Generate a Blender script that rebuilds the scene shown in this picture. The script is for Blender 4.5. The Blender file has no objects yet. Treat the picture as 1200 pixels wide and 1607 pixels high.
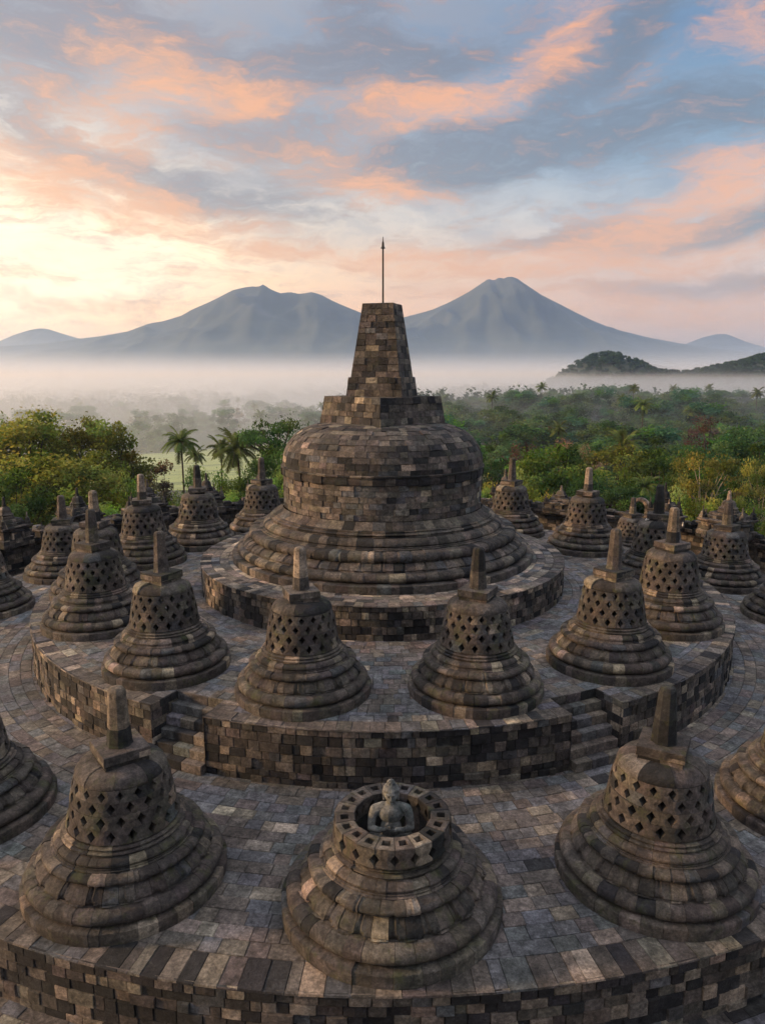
import bpy, math, random
import numpy as np
from mathutils import Vector, Matrix
PI = math.pi
RAD = math.radians
scene = bpy.context.scene
COL = scene.collection
NR = np.random.default_rng(11)
random.seed(5)

# ------------------------------------------------------------------ camera
CAM_Y, CAM_Z, PITCH, FPX = -29.884, 10.073, 0.1875, 1162.0
cam_d = bpy.data.cameras.new('camera')
cam = bpy.data.objects.new('camera', cam_d)
COL.objects.link(cam)
cam.location = (0, CAM_Y, CAM_Z)
cam.rotation_euler = (PI / 2 - PITCH, 0, 0)
cam_d.sensor_fit = 'HORIZONTAL'
cam_d.sensor_width = 36
cam_d.lens = 36 * FPX / 1200
cam_d.clip_start = 0.1
cam_d.clip_end = 30000
scene.camera = cam
CS, SN = math.cos(PITCH), math.sin(PITCH)

def at(u, v, y):
    """world point seen in direction (u, v) of the 1200x1607 frame on the plane of depth y"""
    a, b = (u - 600) / FPX, (803.5 - v) / FPX
    dx, dy, dz = a, CS + b * SN, -SN + b * CS
    t = (y - CAM_Y) / dy
    return Vector((dx * t, y, CAM_Z + dz * t))

# ------------------------------------------------------------------ materials
def new_mat(name):
    m = bpy.data.materials.new(name)
    m.use_nodes = True
    nt = m.node_tree
    b = nt.nodes['Principled BSDF']
    return m, nt, b

def nd(nt, typ, **kw):
    n = nt.nodes.new(typ)
    for k, v in kw.items():
        if k.startswith('i_'):
            n.inputs[k[2:].replace('_', ' ')].default_value = v
        elif isinstance(k, str) and hasattr(n, k):
            setattr(n, k, v)
    return n

def mixc(nt, fac, a, b, mode='MIX'):
    n = nt.nodes.new('ShaderNodeMix')
    n.data_type = 'RGBA'
    n.blend_type = mode
    for s, v in ((n.inputs[0], fac), (n.inputs[6], a), (n.inputs[7], b)):
        if hasattr(v, 'is_output') or isinstance(v, bpy.types.NodeSocket):
            nt.links.new(v, s)
        else:
            s.default_value = v
    return n.outputs[2]

def mth(nt, op, a, b=None, c=None, clamp=False):
    n = nt.nodes.new('ShaderNodeMath')
    n.operation = op
    n.use_clamp = clamp
    for i, v in enumerate((a, b, c)):
        if v is None: continue
        if isinstance(v, bpy.types.NodeSocket): nt.links.new(v, n.inputs[i])
        else: n.inputs[i].default_value = v
    return n.outputs[0]

def ramp(nt, sock, stops):
    r = nt.nodes.new('ShaderNodeValToRGB')
    el = r.color_ramp.elements
    while len(el) < len(stops): el.new(0.5)
    for e, (p, c) in zip(el, stops):
        e.position = p
        e.color = c if len(c) == 4 else (*c, 1)
    nt.links.new(sock, r.inputs[0])
    return r.outputs[0]

def noise(nt, vec, scale, detail=4, rough=0.55, dist=0.0):
    n = nt.nodes.new('ShaderNodeTexNoise')
    n.inputs['Scale'].default_value = scale
    n.inputs['Detail'].default_value = detail
    n.inputs['Roughness'].default_value = rough
    n.inputs['Distortion'].default_value = dist
    if vec is not None: nt.links.new(vec, n.inputs['Vector'])
    return n.outputs['Fac']

def stone_material(name, moss=0.0, lichen=0.25, grime=0.6, gain=1.0, soak=0.0):
    m, nt, b = new_mat(name)
    tc = nt.nodes.new('ShaderNodeTexCoord')
    oi = nt.nodes.new('ShaderNodeObjectInfo')
    va = nt.nodes.new('ShaderNodeVectorMath'); va.operation = 'MULTIPLY_ADD'
    nt.links.new(oi.outputs['Random'], va.inputs[0])
    va.inputs[1].default_value = (37, 53, 19)
    nt.links.new(tc.outputs['Object'], va.inputs[2])
    V = va.outputs[0]
    at_ = nt.nodes.new('ShaderNodeAttribute'); at_.attribute_name = 'stone'
    base = at_.outputs['Color']
    n1 = noise(nt, V, 1.1, 5, .6)
    n2 = noise(nt, V, 5, 8, .72, .3)
    n3 = noise(nt, V, 17, 6, .8)
    k1 = ramp(nt, n1, [(0.36, (1 - grime * .8,) * 3), (0.56, (1.15,) * 3)])
    k2 = ramp(nt, n2, [(0.34, (0.42,) * 3), (0.5, (0.95,) * 3), (0.68, (1.7,) * 3)])
    k3 = ramp(nt, n3, [(0.34, (0.5,) * 3), (0.52, (1.0,) * 3), (0.68, (1.6,) * 3)])
    c = mixc(nt, 1, base, k1, 'MULTIPLY')
    c = mixc(nt, 1, c, k2, 'MULTIPLY')
    c = mixc(nt, 1, c, k3, 'MULTIPLY')
    # pale lichen blotches
    nl = noise(nt, V, 5.5, 7, .72, .4)
    lf = ramp(nt, nl, [(0.60, (0,) * 3), (0.70, (lichen,) * 3)])
    c = mixc(nt, lf, c, (0.23 * gain, 0.205 * gain, 0.18 * gain, 1))
    if moss:
        nm = noise(nt, V, 2.3, 6, .7)
        mf = ramp(nt, nm, [(0.54, (0,) * 3), (0.66, (moss,) * 3)])
        c = mixc(nt, mf, c, (0.075, 0.085, 0.018, 1))
    nt.links.new(c, b.inputs['Base Color'])
    b.inputs['Roughness'].default_value = 0.86
    b.inputs['Specular IOR Level'].default_value = 0.35
    hsum = mth(nt, 'ADD', mth(nt, 'MULTIPLY', n2, 1.0), mth(nt, 'MULTIPLY', n3, .55))
    bp = nt.nodes.new('ShaderNodeBump')
    bp.inputs['Strength'].default_value = 1.0
    bp.inputs['Distance'].default_value = 0.07
    nt.links.new(hsum, bp.inputs['Height'])
    nt.links.new(bp.outputs[0], b.inputs['Normal'])
    return m

M_PAVE = stone_material('paving_stone', 0, .18, .45)
M_WALL = stone_material('wall_stone', 0, .22, .5)
M_STUPA = stone_material('carved_stone', .35, .2, .5)
M_MAIN = stone_material('main_dome_stone', .12, .3, .55)
M_OLD = stone_material('weathered_stone', .2, .3, .8)

# ------------------------------------------------------------------ mesh builder
class MB:
    def __init__(s):
        s.v = []; s.f4 = []; s.f3 = []; s.c = []; s.n = 0
    def add(s, v, f4=None, f3=None, c=(0.1, 0.1, 0.1)):
        v = np.asarray(v, float).reshape(-1, 3)
        c = np.asarray(c, float)
        if c.ndim == 1: c = np.tile(c, (len(v), 1))
        s.v.append(v); s.c.append(c)
        if f4 is not None and len(f4): s.f4.append(np.asarray(f4, int).reshape(-1, 4) + s.n)
        if f3 is not None and len(f3): s.f3.append(np.asarray(f3, int).reshape(-1, 3) + s.n)
        s.n += len(v)
    def mesh(s, name, mat, smooth=None):
        me = bpy.data.meshes.new(name)
        v = np.concatenate(s.v); c = np.concatenate(s.c)
        f4 = np.concatenate(s.f4) if s.f4 else np.zeros((0, 4), int)
        f3 = np.concatenate(s.f3) if s.f3 else np.zeros((0, 3), int)
        me.vertices.add(len(v)); me.vertices.foreach_set('co', v.ravel())
        idx = np.concatenate([f4.ravel(), f3.ravel()])
        st = np.concatenate([np.arange(len(f4)) * 4, len(f4) * 4 + np.arange(len(f3)) * 3])
        me.loops.add(len(idx)); me.loops.foreach_set('vertex_index', idx.astype(np.int32))
        me.polygons.add(len(st)); me.polygons.foreach_set('loop_start', st.astype(np.int32))
        me.update(calc_edges=True)
        a = me.attributes.new('stone', 'FLOAT_COLOR', 'POINT')
        a.data.foreach_set('color', np.concatenate([c, np.ones((len(c), 1))], 1).ravel())
        for m in (mat if isinstance(mat, (list, tuple)) else [mat]): me.materials.append(m)
        if smooth is not None:
            me.shade_smooth()
            me.set_sharp_from_angle(angle=RAD(smooth))
        else:
            me.shade_flat()
        return me
    def build(s, name, mat, parent=None, smooth=None):
        o = bpy.data.objects.new(name, s.mesh(name, mat, smooth))
        COL.objects.link(o)
        if parent: o.parent = parent
        return o

def empty(name, loc=(0, 0, 0), rz=0):
    o = bpy.data.objects.new(name, None)
    o.empty_display_size = 0.3
    COL.objects.link(o)
    o.location = loc; o.rotation_euler = (0, 0, rz)
    return o

def tag(o, label=None, cat=None, group=None, kind=None):
    if label: o['label'] = label
    if cat: o['category'] = cat
    if group: o['group'] = group
    if kind: o['kind'] = kind
    return o

def copy_tree(o, loc, rz, label=None, scale=None):
    r = o.copy(); COL.objects.link(r)
    r.location = loc; r.rotation_euler = (0, 0, rz)
    if scale: r.scale = (scale,) * 3
    if label: r['label'] = label
    for ch in o.children:
        c = ch.copy(); COL.objects.link(c); c.parent = r
        for g in ch.children:
            d = g.copy(); COL.objects.link(d); d.parent = c
    return r

PAL = np.array([(0.021, 0.019, 0.019), (0.078, 0.063, 0.053), (0.128, 0.103, 0.080), (0.245, 0.190, 0.138), (0.078, 0.075, 0.075)])
def pick(n, w, var=.18, rng=NR):
    w = np.asarray(w, float); w = w / w.sum()
    c = PAL[rng.choice(len(PAL), n, p=w)]
    return c * rng.normal(1, var, (n, 1)).clip(.5, 1.6) * rng.normal(1, .03, (n, 3))

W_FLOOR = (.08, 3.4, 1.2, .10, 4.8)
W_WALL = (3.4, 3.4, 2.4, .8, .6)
W_STUPA = (.7, 7.4, 2.2, .32, .3)
W_MAIN = (1.3, 6.0, 2.3, .4, .4)

def blocks(mb, rects, surf, bs, bt, depth, jitter, cols, ns=1, nt_=1, warp=None):
    """rects (n,4) s0,s1,t0,t1 ; surf(s,t,o)->(...,3). Each block is a raised pillow with chamfered joints."""
    R = np.asarray(rects, float)
    n = len(R)
    if n == 0: return
    def axis(a0, a1, b, k):
        b = np.minimum(b, (a1 - a0) * .3)
        inner = [a0 + b + (a1 - a0 - 2 * b) * i / k for i in range(k + 1)]
        return np.stack([a0] + inner + [a1], 1)
    S = axis(R[:, 0], R[:, 1], bs, ns)      # n, ns+3
    T = axis(R[:, 2], R[:, 3], bt, nt_)
    A, B = S.shape[1], T.shape[1]
    SS = np.repeat(S[:, :, None], B, 2); TT = np.repeat(T[:, None, :], A, 1)
    O = np.zeros((n, A, B)) + (NR.normal(0, jitter, (n, 1, 1)) - (NR.random((n, 1, 1)) < .035) * jitter * 3)
    tilt = NR.normal(0, jitter * .3, (n, 2))
    O += tilt[:, 0, None, None] * np.linspace(-1, 1, A)[None, :, None] + tilt[:, 1, None, None] * np.linspace(-1, 1, B)[None, None, :]
    O[:, 0, :] = -depth; O[:, -1, :] = -depth; O[:, :, 0] = -depth; O[:, :, -1] = -depth
    # corners of inner ring rounded a little
    for a in (1, -2):
        for b in (1, -2):
            O[:, a, b] -= depth * .1
    P = surf(SS, TT, O)
    base = np.arange(A * B).reshape(A, B)
    q = np.stack([base[:-1, :-1], base[1:, :-1], base[1:, 1:], base[:-1, 1:]], -1).reshape(-1, 4)
    F = (q[None] + (np.arange(n) * A * B)[:, None, None]).reshape(-1, 4)
    C = np.repeat(cols, A * B, 0)
    mb.add(P.reshape(-1, 3), F, None, C)

def course_cuts(total, w, var=.28, rng=NR, offset=None):
    n = max(2, int(round(total / w)))
    wd = rng.normal(1, var, n).clip(.55, 1.6)
    c = np.concatenate([[0], np.cumsum(wd)])
    return c / c[-1] * total

def polar_surf(z):
    def f(s, t, o):
        return np.stack([t * np.sin(s), -t * np.cos(s), z + o], -1)
    return f
def cyl_surf(r, z0=0):
    def f(s, t, o):
        rr = (r(t) if callable(r) else r) + o
        return np.stack([rr * np.sin(s), -rr * np.cos(s), z0 + t], -1)
    return f

def in_notch(a, notches):
    for (c, h) in notches:
        if abs((a - c + PI) % (2 * PI) - PI) < h: return True
    return False

def ring_rects(a_list, t0, t1):
    return [(a_list[i], a_list[i + 1], t0, t1) for i in range(len(a_list) - 1)]

def arcs(notches):
    """full circle minus notches -> list of (a0,a1)"""
    if not notches: return [(-PI, PI)]
    ns = sorted(notches)
    out = []; cur = -PI
    for c, h in ns:
        out.append((cur, c - h)); cur = c + h
    out.append((cur, PI))
    return out

def paving(mb, r0, r1, z, dr, w, notches=(), rn=None, coping=.5, weights=W_FLOOR, jit=.004):
    n = max(1, int(round((r1 - coping - r0) / dr)))
    edges = np.linspace(r0, r1 - coping, n + 1)
    if rn:                       # make one edge coincide with the notch depth
        k = int(np.argmin(abs(edges - rn))); edges[k] = rn
    edges = list(edges) + [r1]
    for i in range(len(edges) - 1):
        a, b = edges[i], edges[i + 1]
        if b - a < .05: continue
        cop = i == len(edges) - 2
        cut = notches if (rn and a > rn - 1e-3) else ()
        for (a0, a1) in arcs(cut):
            L = (a1 - a0) * (a + b) / 2
            cc = course_cuts(L, (.36 if cop else w), .22 if cop else .3) / ((a + b) / 2) + a0
            R = ring_rects(cc, a, b)
            wt = (1.4, 3.6, 2.6, 1.1, 1.6) if cop else weights
            bl = .012
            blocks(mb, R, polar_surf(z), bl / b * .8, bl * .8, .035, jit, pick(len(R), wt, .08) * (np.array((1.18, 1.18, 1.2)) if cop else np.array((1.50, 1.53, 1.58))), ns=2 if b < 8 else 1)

def ring_wall(mb, r, z0, z1, courses, w, notches=(), weights=W_WALL, top_w=None):
    zs = course_cuts(z1 - z0, (z1 - z0) / courses, .12) + z0
    for i in range(len(zs) - 1):
        top = i == len(zs) - 2
        for (a0, a1) in arcs(notches):
            L = (a1 - a0) * r
            cc = course_cuts(L, w * (1.0 if not top else .95), .3) / r + a0
            R = ring_rects(cc, zs[i], zs[i + 1])
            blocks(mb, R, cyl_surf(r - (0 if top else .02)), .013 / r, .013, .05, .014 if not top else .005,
                   pick(len(R), weights, .25), ns=2)

def cham_box(mb, cx, cy, cz, sx, sy, sz, ch=.012, rz=0, col=None, top=(1, 1)):
    """chamfered box; top = scale of the upper face; centre of base at (cx,cy,cz)"""
    hx, hy = sx / 2, sy / 2
    V = []; idx = {}
    for ix in (-1, 1):
        for iy in (-1, 1):
            for iz in (0, 1):
                fx = hx * (top[0] if iz else 1); fy = hy * (top[1] if iz else 1)
                z = sz * iz; zi = z - ch if iz else z + ch
                idx[(ix, iy, iz, 0)] = len(V); V.append((ix * fx, iy * (fy - ch), zi))
                idx[(ix, iy, iz, 1)] = len(V); V.append((ix * (fx - ch), iy * fy, zi))
                idx[(ix, iy, iz, 2)] = len(V); V.append((ix * (fx - ch), iy * (fy - ch), z))
    g = lambda *k: idx[k]
    q = []; t3 = []
    for s in (-1, 1):
        q.append([g(s, -1, 0, 0), g(s, 1, 0, 0), g(s, 1, 1, 0), g(s, -1, 1, 0)][::s])
        q.append([g(-1, s, 0, 1), g(1, s, 0, 1), g(1, s, 1, 1), g(-1, s, 1, 1)][::-s])
    for iz in (0, 1):
        f = [g(-1, -1, iz, 2), g(1, -1, iz, 2), g(1, 1, iz, 2), g(-1, 1, iz, 2)]
        q.append(f if iz else f[::-1])
    for ix in (-1, 1):
        for iy in (-1, 1):
            q.append([g(ix, iy, 0, 0), g(ix, iy, 0, 1), g(ix, iy, 1, 1), g(ix, iy, 1, 0)])
            for iz in (0, 1): t3.append([g(ix, iy, iz, 0), g(ix, iy, iz, 1), g(ix, iy, iz, 2)])
    for iz in (0, 1):
        for s in (-1, 1):
            q.append([g(s, -1, iz, 0), g(s, 1, iz, 0), g(s, 1, iz, 2), g(s, -1, iz, 2)])
            q.append([g(-1, s, iz, 1), g(1, s, iz, 1), g(1, s, iz, 2), g(-1, s, iz, 2)])
    V = np.array(V)
    c, s = math.cos(rz), math.sin(rz)
    V = np.stack([V[:, 0] * c - V[:, 1] * s + cx, V[:, 0] * s + V[:, 1] * c + cy, V[:, 2] + cz], 1)
    if col is None: col = pick(1, W_STUPA)[0]
    mb.add(V, q, t3, col)

def quad_surf(p00, p10, p01, p11, nrm):
    p00, p10, p01, p11, nrm = [np.asarray(p, float) for p in (p00, p10, p01, p11, nrm)]
    def f(s, t, o):
        s = s[..., None]; t = t[..., None]
        return p00 * (1 - s) * (1 - t) + p10 * s * (1 - t) + p01 * (1 - s) * t + p11 * s * t + nrm * o[..., None]
    return f

def quad_bricks(mb, p00, p10, p01, p11, ch, bw, weights=W_WALL, jit=.008, joint=.014, tint=1.0, depth=.02, first=None):
    p00, p10, p01, p11 = [np.asarray(p, float) for p in (p00, p10, p01, p11)]
    nrm = np.cross(p10 - p00, p01 - p00); nrm /= np.linalg.norm(nrm)
    L = (np.linalg.norm(p10 - p00) + np.linalg.norm(p11 - p01)) / 2
    H = np.linalg.norm((p01 + p11) / 2 - (p00 + p10) / 2)
    zs = course_cuts(H, ch, .1) / H if H > ch * 1.4 else np.array([0, 1.])
    for i in range(len(zs) - 1):
        cc = course_cuts(L, bw, .28) / L if L > bw * 1.3 else np.array([0, 1.])
        R = ring_rects(cc, zs[i], zs[i + 1])
        blocks(mb, R, quad_surf(p00, p10, p01, p11, nrm), joint / L, joint / H, depth, jit, pick(len(R), weights, .22) * tint)

def frustum_bricks(mb, levels, rot, ch, bw, n=4, cap=True, weights=W_MAIN, tint=1.0, cx=0, cy=0, **kw):
    """levels: (half side or circumradius, z); n-sided tower with brick faces"""
    def ring(h, z):
        R = h * math.sqrt(2) if n == 4 else h
        return [np.array((cx + R * math.cos(rot + PI / n + k * 2 * PI / n), cy + R * math.sin(rot + PI / n + k * 2 * PI / n), z)) for k in range(n)]
    for (h0, z0), (h1, z1) in zip(levels[:-1], levels[1:]):
        a, b = ring(h0, z0), ring(h1, z1)
        for k in range(n):
            j = (k + 1) % n
            quad_bricks(mb, a[k], a[j], b[k], b[j], ch, bw, weights, tint=tint, **kw)
    if cap:
        b = ring(*levels[-1]);
        if n == 4: quad_bricks(mb, b[0], b[1], b[3], b[2], bw, bw, weights, tint=tint)
        else:
            c = np.mean(b, 0); mb.add(b + [c], None, [(k, (k + 1) % n, n) for k in range(n)], pick(1, weights)[0])

def lathe_band(mb, prof, w, weights, jit=.003, ns=3, joint=.005, depth=.014, cuts=None, tint=1.0, relief=None, nfine=None):
    """one ring of stones. prof = list of (r,z) from bottom to top of the visible face"""
    P = np.array(prof, float)
    d = np.concatenate([[0], np.cumsum(np.hypot(*(P[1:] - P[:-1]).T))]); L = d[-1]
    T = d / L
    # outward normals of the profile
    tg = np.gradient(P, axis=0); nr = np.stack([tg[:, 1], -tg[:, 0]], 1); nr /= np.linalg.norm(nr, axis=1)[:, None] + 1e-9
    rm = P[:, 0].mean()
    n = max(5, int(round(2 * PI * rm / w)))
    cc = course_cuts(2 * PI, 2 * PI / n, .22) + NR.uniform(0, 1) if cuts is None else cuts
    n = len(cc) - 1
    cols = pick(n, weights, .18) * tint * .86
    # columns per block
    k = ns if nfine is None else nfine
    b = min(joint / rm, 2 * PI / n * .2)
    u = np.concatenate([[0], np.linspace(0, 1, k + 1), [1]])
    S = np.empty((n, k + 3))
    S[:, 0] = cc[:-1]; S[:, -1] = cc[1:]
    for q in range(k + 1): S[:, q + 1] = cc[:-1] + b + (cc[1:] - cc[:-1] - 2 * b) * q / k
    A, B = k + 3, len(P)
    O = np.zeros((n, A, B)) + (NR.normal(0, jit, (n, 1, 1)) - (NR.random((n, 1, 1)) < .04) * NR.uniform(.006, .022, (n, 1, 1)) * (jit > .002))
    if relief is not None:
        O += relief(S[:, :, None], T[None, None, :])
    O[:, 0, :] = -depth; O[:, -1, :] = -depth
    rr = P[None, None, :, 0] + nr[None, None, :, 0] * O
    zz = P[None, None, :, 1] + nr[None, None, :, 1] * O
    SS = S[:, :, None]
    V = np.stack([rr * np.sin(SS), -rr * np.cos(SS), zz], -1)
    base = np.arange(A * B).reshape(A, B)
    q = np.stack([base[:-1, :-1], base[1:, :-1], base[1:, 1:], base[:-1, 1:]], -1).reshape(-1, 4)
    F = (q[None] + (np.arange(n) * A * B)[:, None, None]).reshape(-1, 4)
    mb.add(V.reshape(-1, 3), F, None, np.repeat(cols, A * B, 0))

def arc(cx, cz, rx, rz_, a0, a1, n):
    return [(cx + rx * math.cos(RAD(a0 + (a1 - a0) * i / n)), cz + rz_ * math.sin(RAD(a0 + (a1 - a0) * i / n))) for i in range(n + 1)]

def petal_relief(n, amp=.022):
    def f(s, t):
        ph = (s * n / (2 * PI)) % 1.0
        u = np.abs(ph * 2 - 1)
        lim = .93 * np.sqrt(np.clip(1 - np.clip((.62 - t) / .55, 0, 1) ** 2.2, 0, 1))
        d = lim - u
        inside = 1 / (1 + np.exp(-d * 26))
        rim = np.exp(-((d - .07) / .05) ** 2)
        return amp * (inside * .9 + rim * .55 - .5)
    return f

def core(mb, r0, r1, z0, z1, notches=()):
    for a0, a1 in arcs(notches):
        n = max(3, int((a1 - a0) / RAD(5))); V = []; F = []
        for k in range(n + 1):
            a = a0 + (a1 - a0) * k / n
            for r, z in ((r0, z0), (r1, z0), (r1, z1), (r0, z1)): V.append((r * math.sin(a), -r * math.cos(a), z))
        for k in range(n):
            for j in range(4): F.append((k * 4 + j, k * 4 + 4 + j, k * 4 + 4 + (j + 1) % 4, k * 4 + (j + 1) % 4))
        F.append((0, 1, 2, 3)); F.append((n * 4 + 3, n * 4 + 2, n * 4 + 1, n * 4))
        mb.add(V, F, None, PAL[0])
# ------------------------------------------------------------------ terraces
R1, R2, R3 = 19.45, 13.36, 7.35
H2, H3 = 1.563, 1.173
Z0 = -1.33
Z3 = H2 + H3
NOT = [(RAD(-23.3), .82 / 13.36), (RAD(24.6), .82 / 13.36)]
RN = 12.35

t1 = empty('round_terrace', (0, 0, 0))
tag(t1, 'lowest and widest round stone terrace, carrying the open bell with the seated statue', 'terrace')
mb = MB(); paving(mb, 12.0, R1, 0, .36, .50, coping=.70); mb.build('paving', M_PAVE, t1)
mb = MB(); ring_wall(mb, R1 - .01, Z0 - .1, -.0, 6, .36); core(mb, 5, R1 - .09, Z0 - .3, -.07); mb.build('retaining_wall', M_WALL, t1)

t2 = empty('round_terrace', (0, 0, 0))
tag(t2, 'middle round stone terrace with two flights of steps cut in its wall', 'terrace')
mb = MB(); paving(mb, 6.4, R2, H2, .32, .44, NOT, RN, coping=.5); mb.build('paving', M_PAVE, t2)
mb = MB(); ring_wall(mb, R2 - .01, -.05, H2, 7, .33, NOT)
for (c, h) in NOT:
    for sgn in (-1, 1):
        a = c + sgn * h
        pi_ = np.array((RN * math.sin(a), -RN * math.cos(a), 0)); po = np.array((R2 * math.sin(a), -R2 * math.cos(a), 0))
        up = np.array((0, 0, H2))
        if sgn < 0: quad_bricks(mb, po, pi_, po + up, pi_ + up, .22, .38)
        else: quad_bricks(mb, pi_, po, pi_ + up, po + up, .22, .38)
core(mb, 0, RN - .05, .02, H2 - .07); core(mb, RN - .1, R2 - .09, -.03, H2 - .07, [(c, h + .006) for c, h in NOT])
for (c, h) in NOT:
    for zz in (H2 - H2 / 6 - .02,):
        R = [(c - h, c - h / 3, 0, H2 - zz), (c - h / 3, c + h / 3, 0, H2 - zz), (c + h / 3, c + h, 0, H2 - zz)]
        blocks(mb, R, cyl_surf(RN + .004, zz), .012 / RN, .012, .02, .004, pick(3, (2, 3, 2, .3, 2)), ns=2)
mb.build('retaining_wall', M_WALL, t2)
for (c, h) in NOT:
    st = empty('staircase', (0, 0, 0)); st.parent = t2
    e = Vector((math.sin(c), -math.cos(c), 0)); tx = Vector((math.cos(c), math.sin(c), 0))
    nst = 6; tread = (R2 + .14 - RN) / (nst - 1)
    for i in range(nst):
        ztop = H2 * (nst - 1 - i) / nst + .005 if i else H2 * 5 / 6 + .1
        ztop = H2 * (nst - i) / nst - H2 / nst
        if ztop <= 0.01: continue
        r0 = RN - .05; r1 = RN + tread * (i + 1)
        wdt = 1.585 if r1 < R2 - .02 else 1.585
        sb = MB(); 
        n = 3; cuts = course_cuts(wdt, wdt / n, .15)
        zb = ztop - H2 / nst
        for k in range(len(cuts) - 1):
            x = (cuts[k] + cuts[k + 1]) / 2 - wdt / 2 + (0.03 if i == 4 else 0); ww = cuts[k + 1] - cuts[k] - .006
            rc = (r1 - tread * 1.25 + r1) / 2 if i else (r0 + r1) / 2
            dd = tread * 1.25 if i else r1 - r0
            p = e * rc + tx * x
            cham_box(sb, p.x, p.y, zb, ww, dd, H2 / nst - .002, .014, c, pick(1, (1.2, 3, 2, .3, 3))[0] * 1.1)
        sb.build('step', M_PAVE, st)

t3 = empty('round_terrace', (0, 0, 0))
tag(t3, 'smallest, topmost round stone terrace directly under the great bell', 'terrace')
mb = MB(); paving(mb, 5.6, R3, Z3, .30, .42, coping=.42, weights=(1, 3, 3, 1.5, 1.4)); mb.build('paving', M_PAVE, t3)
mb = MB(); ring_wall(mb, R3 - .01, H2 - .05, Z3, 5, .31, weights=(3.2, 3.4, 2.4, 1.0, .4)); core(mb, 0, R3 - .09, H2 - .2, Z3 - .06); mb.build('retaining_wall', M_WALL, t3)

# gallery floor round the foot of the lowest terrace
mb = MB(); paving(mb, R1 - .3, 28.5, Z0, .5, .6, coping=.3, weights=(2, 3, 1.4, .2, 3))
tag(mb.build('pavement', M_PAVE), kind='structure')

# ------------------------------------------------------------------ perforated stupas
def bell_mesh(rows, seed, npb=17, thick=.30, weights=(.4, 7, 2.2, .15, .5), sockets=False, tint=1.0):
    """rows: list of (z0,z1,r0,r1); lattice of hourglass stones leaving diamond holes"""
    rg = np.random.default_rng(seed)
    mb = MB()
    for ri, (z0, z1, r0, r1) in enumerate(rows):
        h = z1 - z0
        n = npb
        cols = pick(n, weights, .10, rg) * tint * .84
        for k in range(n):
            ac = 2 * PI * (k + .5 * (ri % 2)) / n + seed * .5
            hw = PI / n - .0035
            dcut = (.275 if not sockets else .36) * 2 * PI / n * .86
            lv = [(.0, hw), (.09, hw), (.5, hw - dcut), (.91, hw), (1.0, hw)] if not sockets else [(0, hw), (.12, hw), (.42, hw - dcut * .8), (.74, hw), (1.0, hw)]
            o = rg.normal(0, .007)
            V = []
            for inner in (0, 1):
                for (tt, w) in lv:
                    z = z0 + h * tt; r = r0 + (r1 - r0) * tt + o - (thick if inner else 0)
                    for sx in (-1, -.4, .4, 1):
                        a = ac + w * sx
                        rr = r
                        if not inner and abs(sx) == 1: rr -= .008
                        V.append((rr * math.sin(a), -rr * math.cos(a), z))
            F = []
            nl = len(lv)
            for i in range(nl - 1):
                for j in range(3):
                    a = i * 4 + j; F.append((a, a + 1, a + 5, a + 4))
                    b = nl * 4 + a; F.append((b, b + 4, b + 5, b + 1))
                L = i * 4; F.append((L, L + 4, nl * 4 + L + 4, nl * 4 + L))
                L = i * 4 + 3; F.append((L, nl * 4 + L, nl * 4 + L + 4, L + 4))
            for j in range(3):
                F.append((j, nl * 4 + j, nl * 4 + j + 1, j + 1))
                a = (nl - 1) * 4 + j
                if not sockets: F.append((a, a + 1, nl * 4 + a + 1, nl * 4 + a))
            mb.add(V, F, None, cols[k])
            if sockets:       # top face with a square mortise hole
                rO = r1 + o; rI = rO - thick
                zt = z0 + h
                ro = [(rO - .02, -hw * .97), (rO - .02, hw * .97), (rI + .02, hw * .95), (rI + .02, -hw * .95)]
                outer = [(rO - (0.0), -hw), (rO, hw), (rI, hw), (rI, -hw)]
                q_ = .075; rm = (rO + rI) / 2
                inn = [(rm + q_, -q_ / rm), (rm + q_, q_ / rm), (rm - q_, q_ / rm), (rm - q_, -q_ / rm)]
                pts = []
                for lst, dz in ((outer, 0.0), (ro, .014), (inn, .014), (inn, -.13)):
                    for (r, a) in lst: pts.append((r * math.sin(ac + a), -r * math.cos(ac + a), zt + dz))
                F = []
                for L in range(3):
                    for j in range(4): F.append((L * 4 + j, L * 4 + (j + 1) % 4, L * 4 + 4 + (j + 1) % 4, L * 4 + 4 + j))
                F.append((12, 13, 14, 15))
                mb.add(pts, F, None, cols[k] * 1.15)
    return mb

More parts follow.
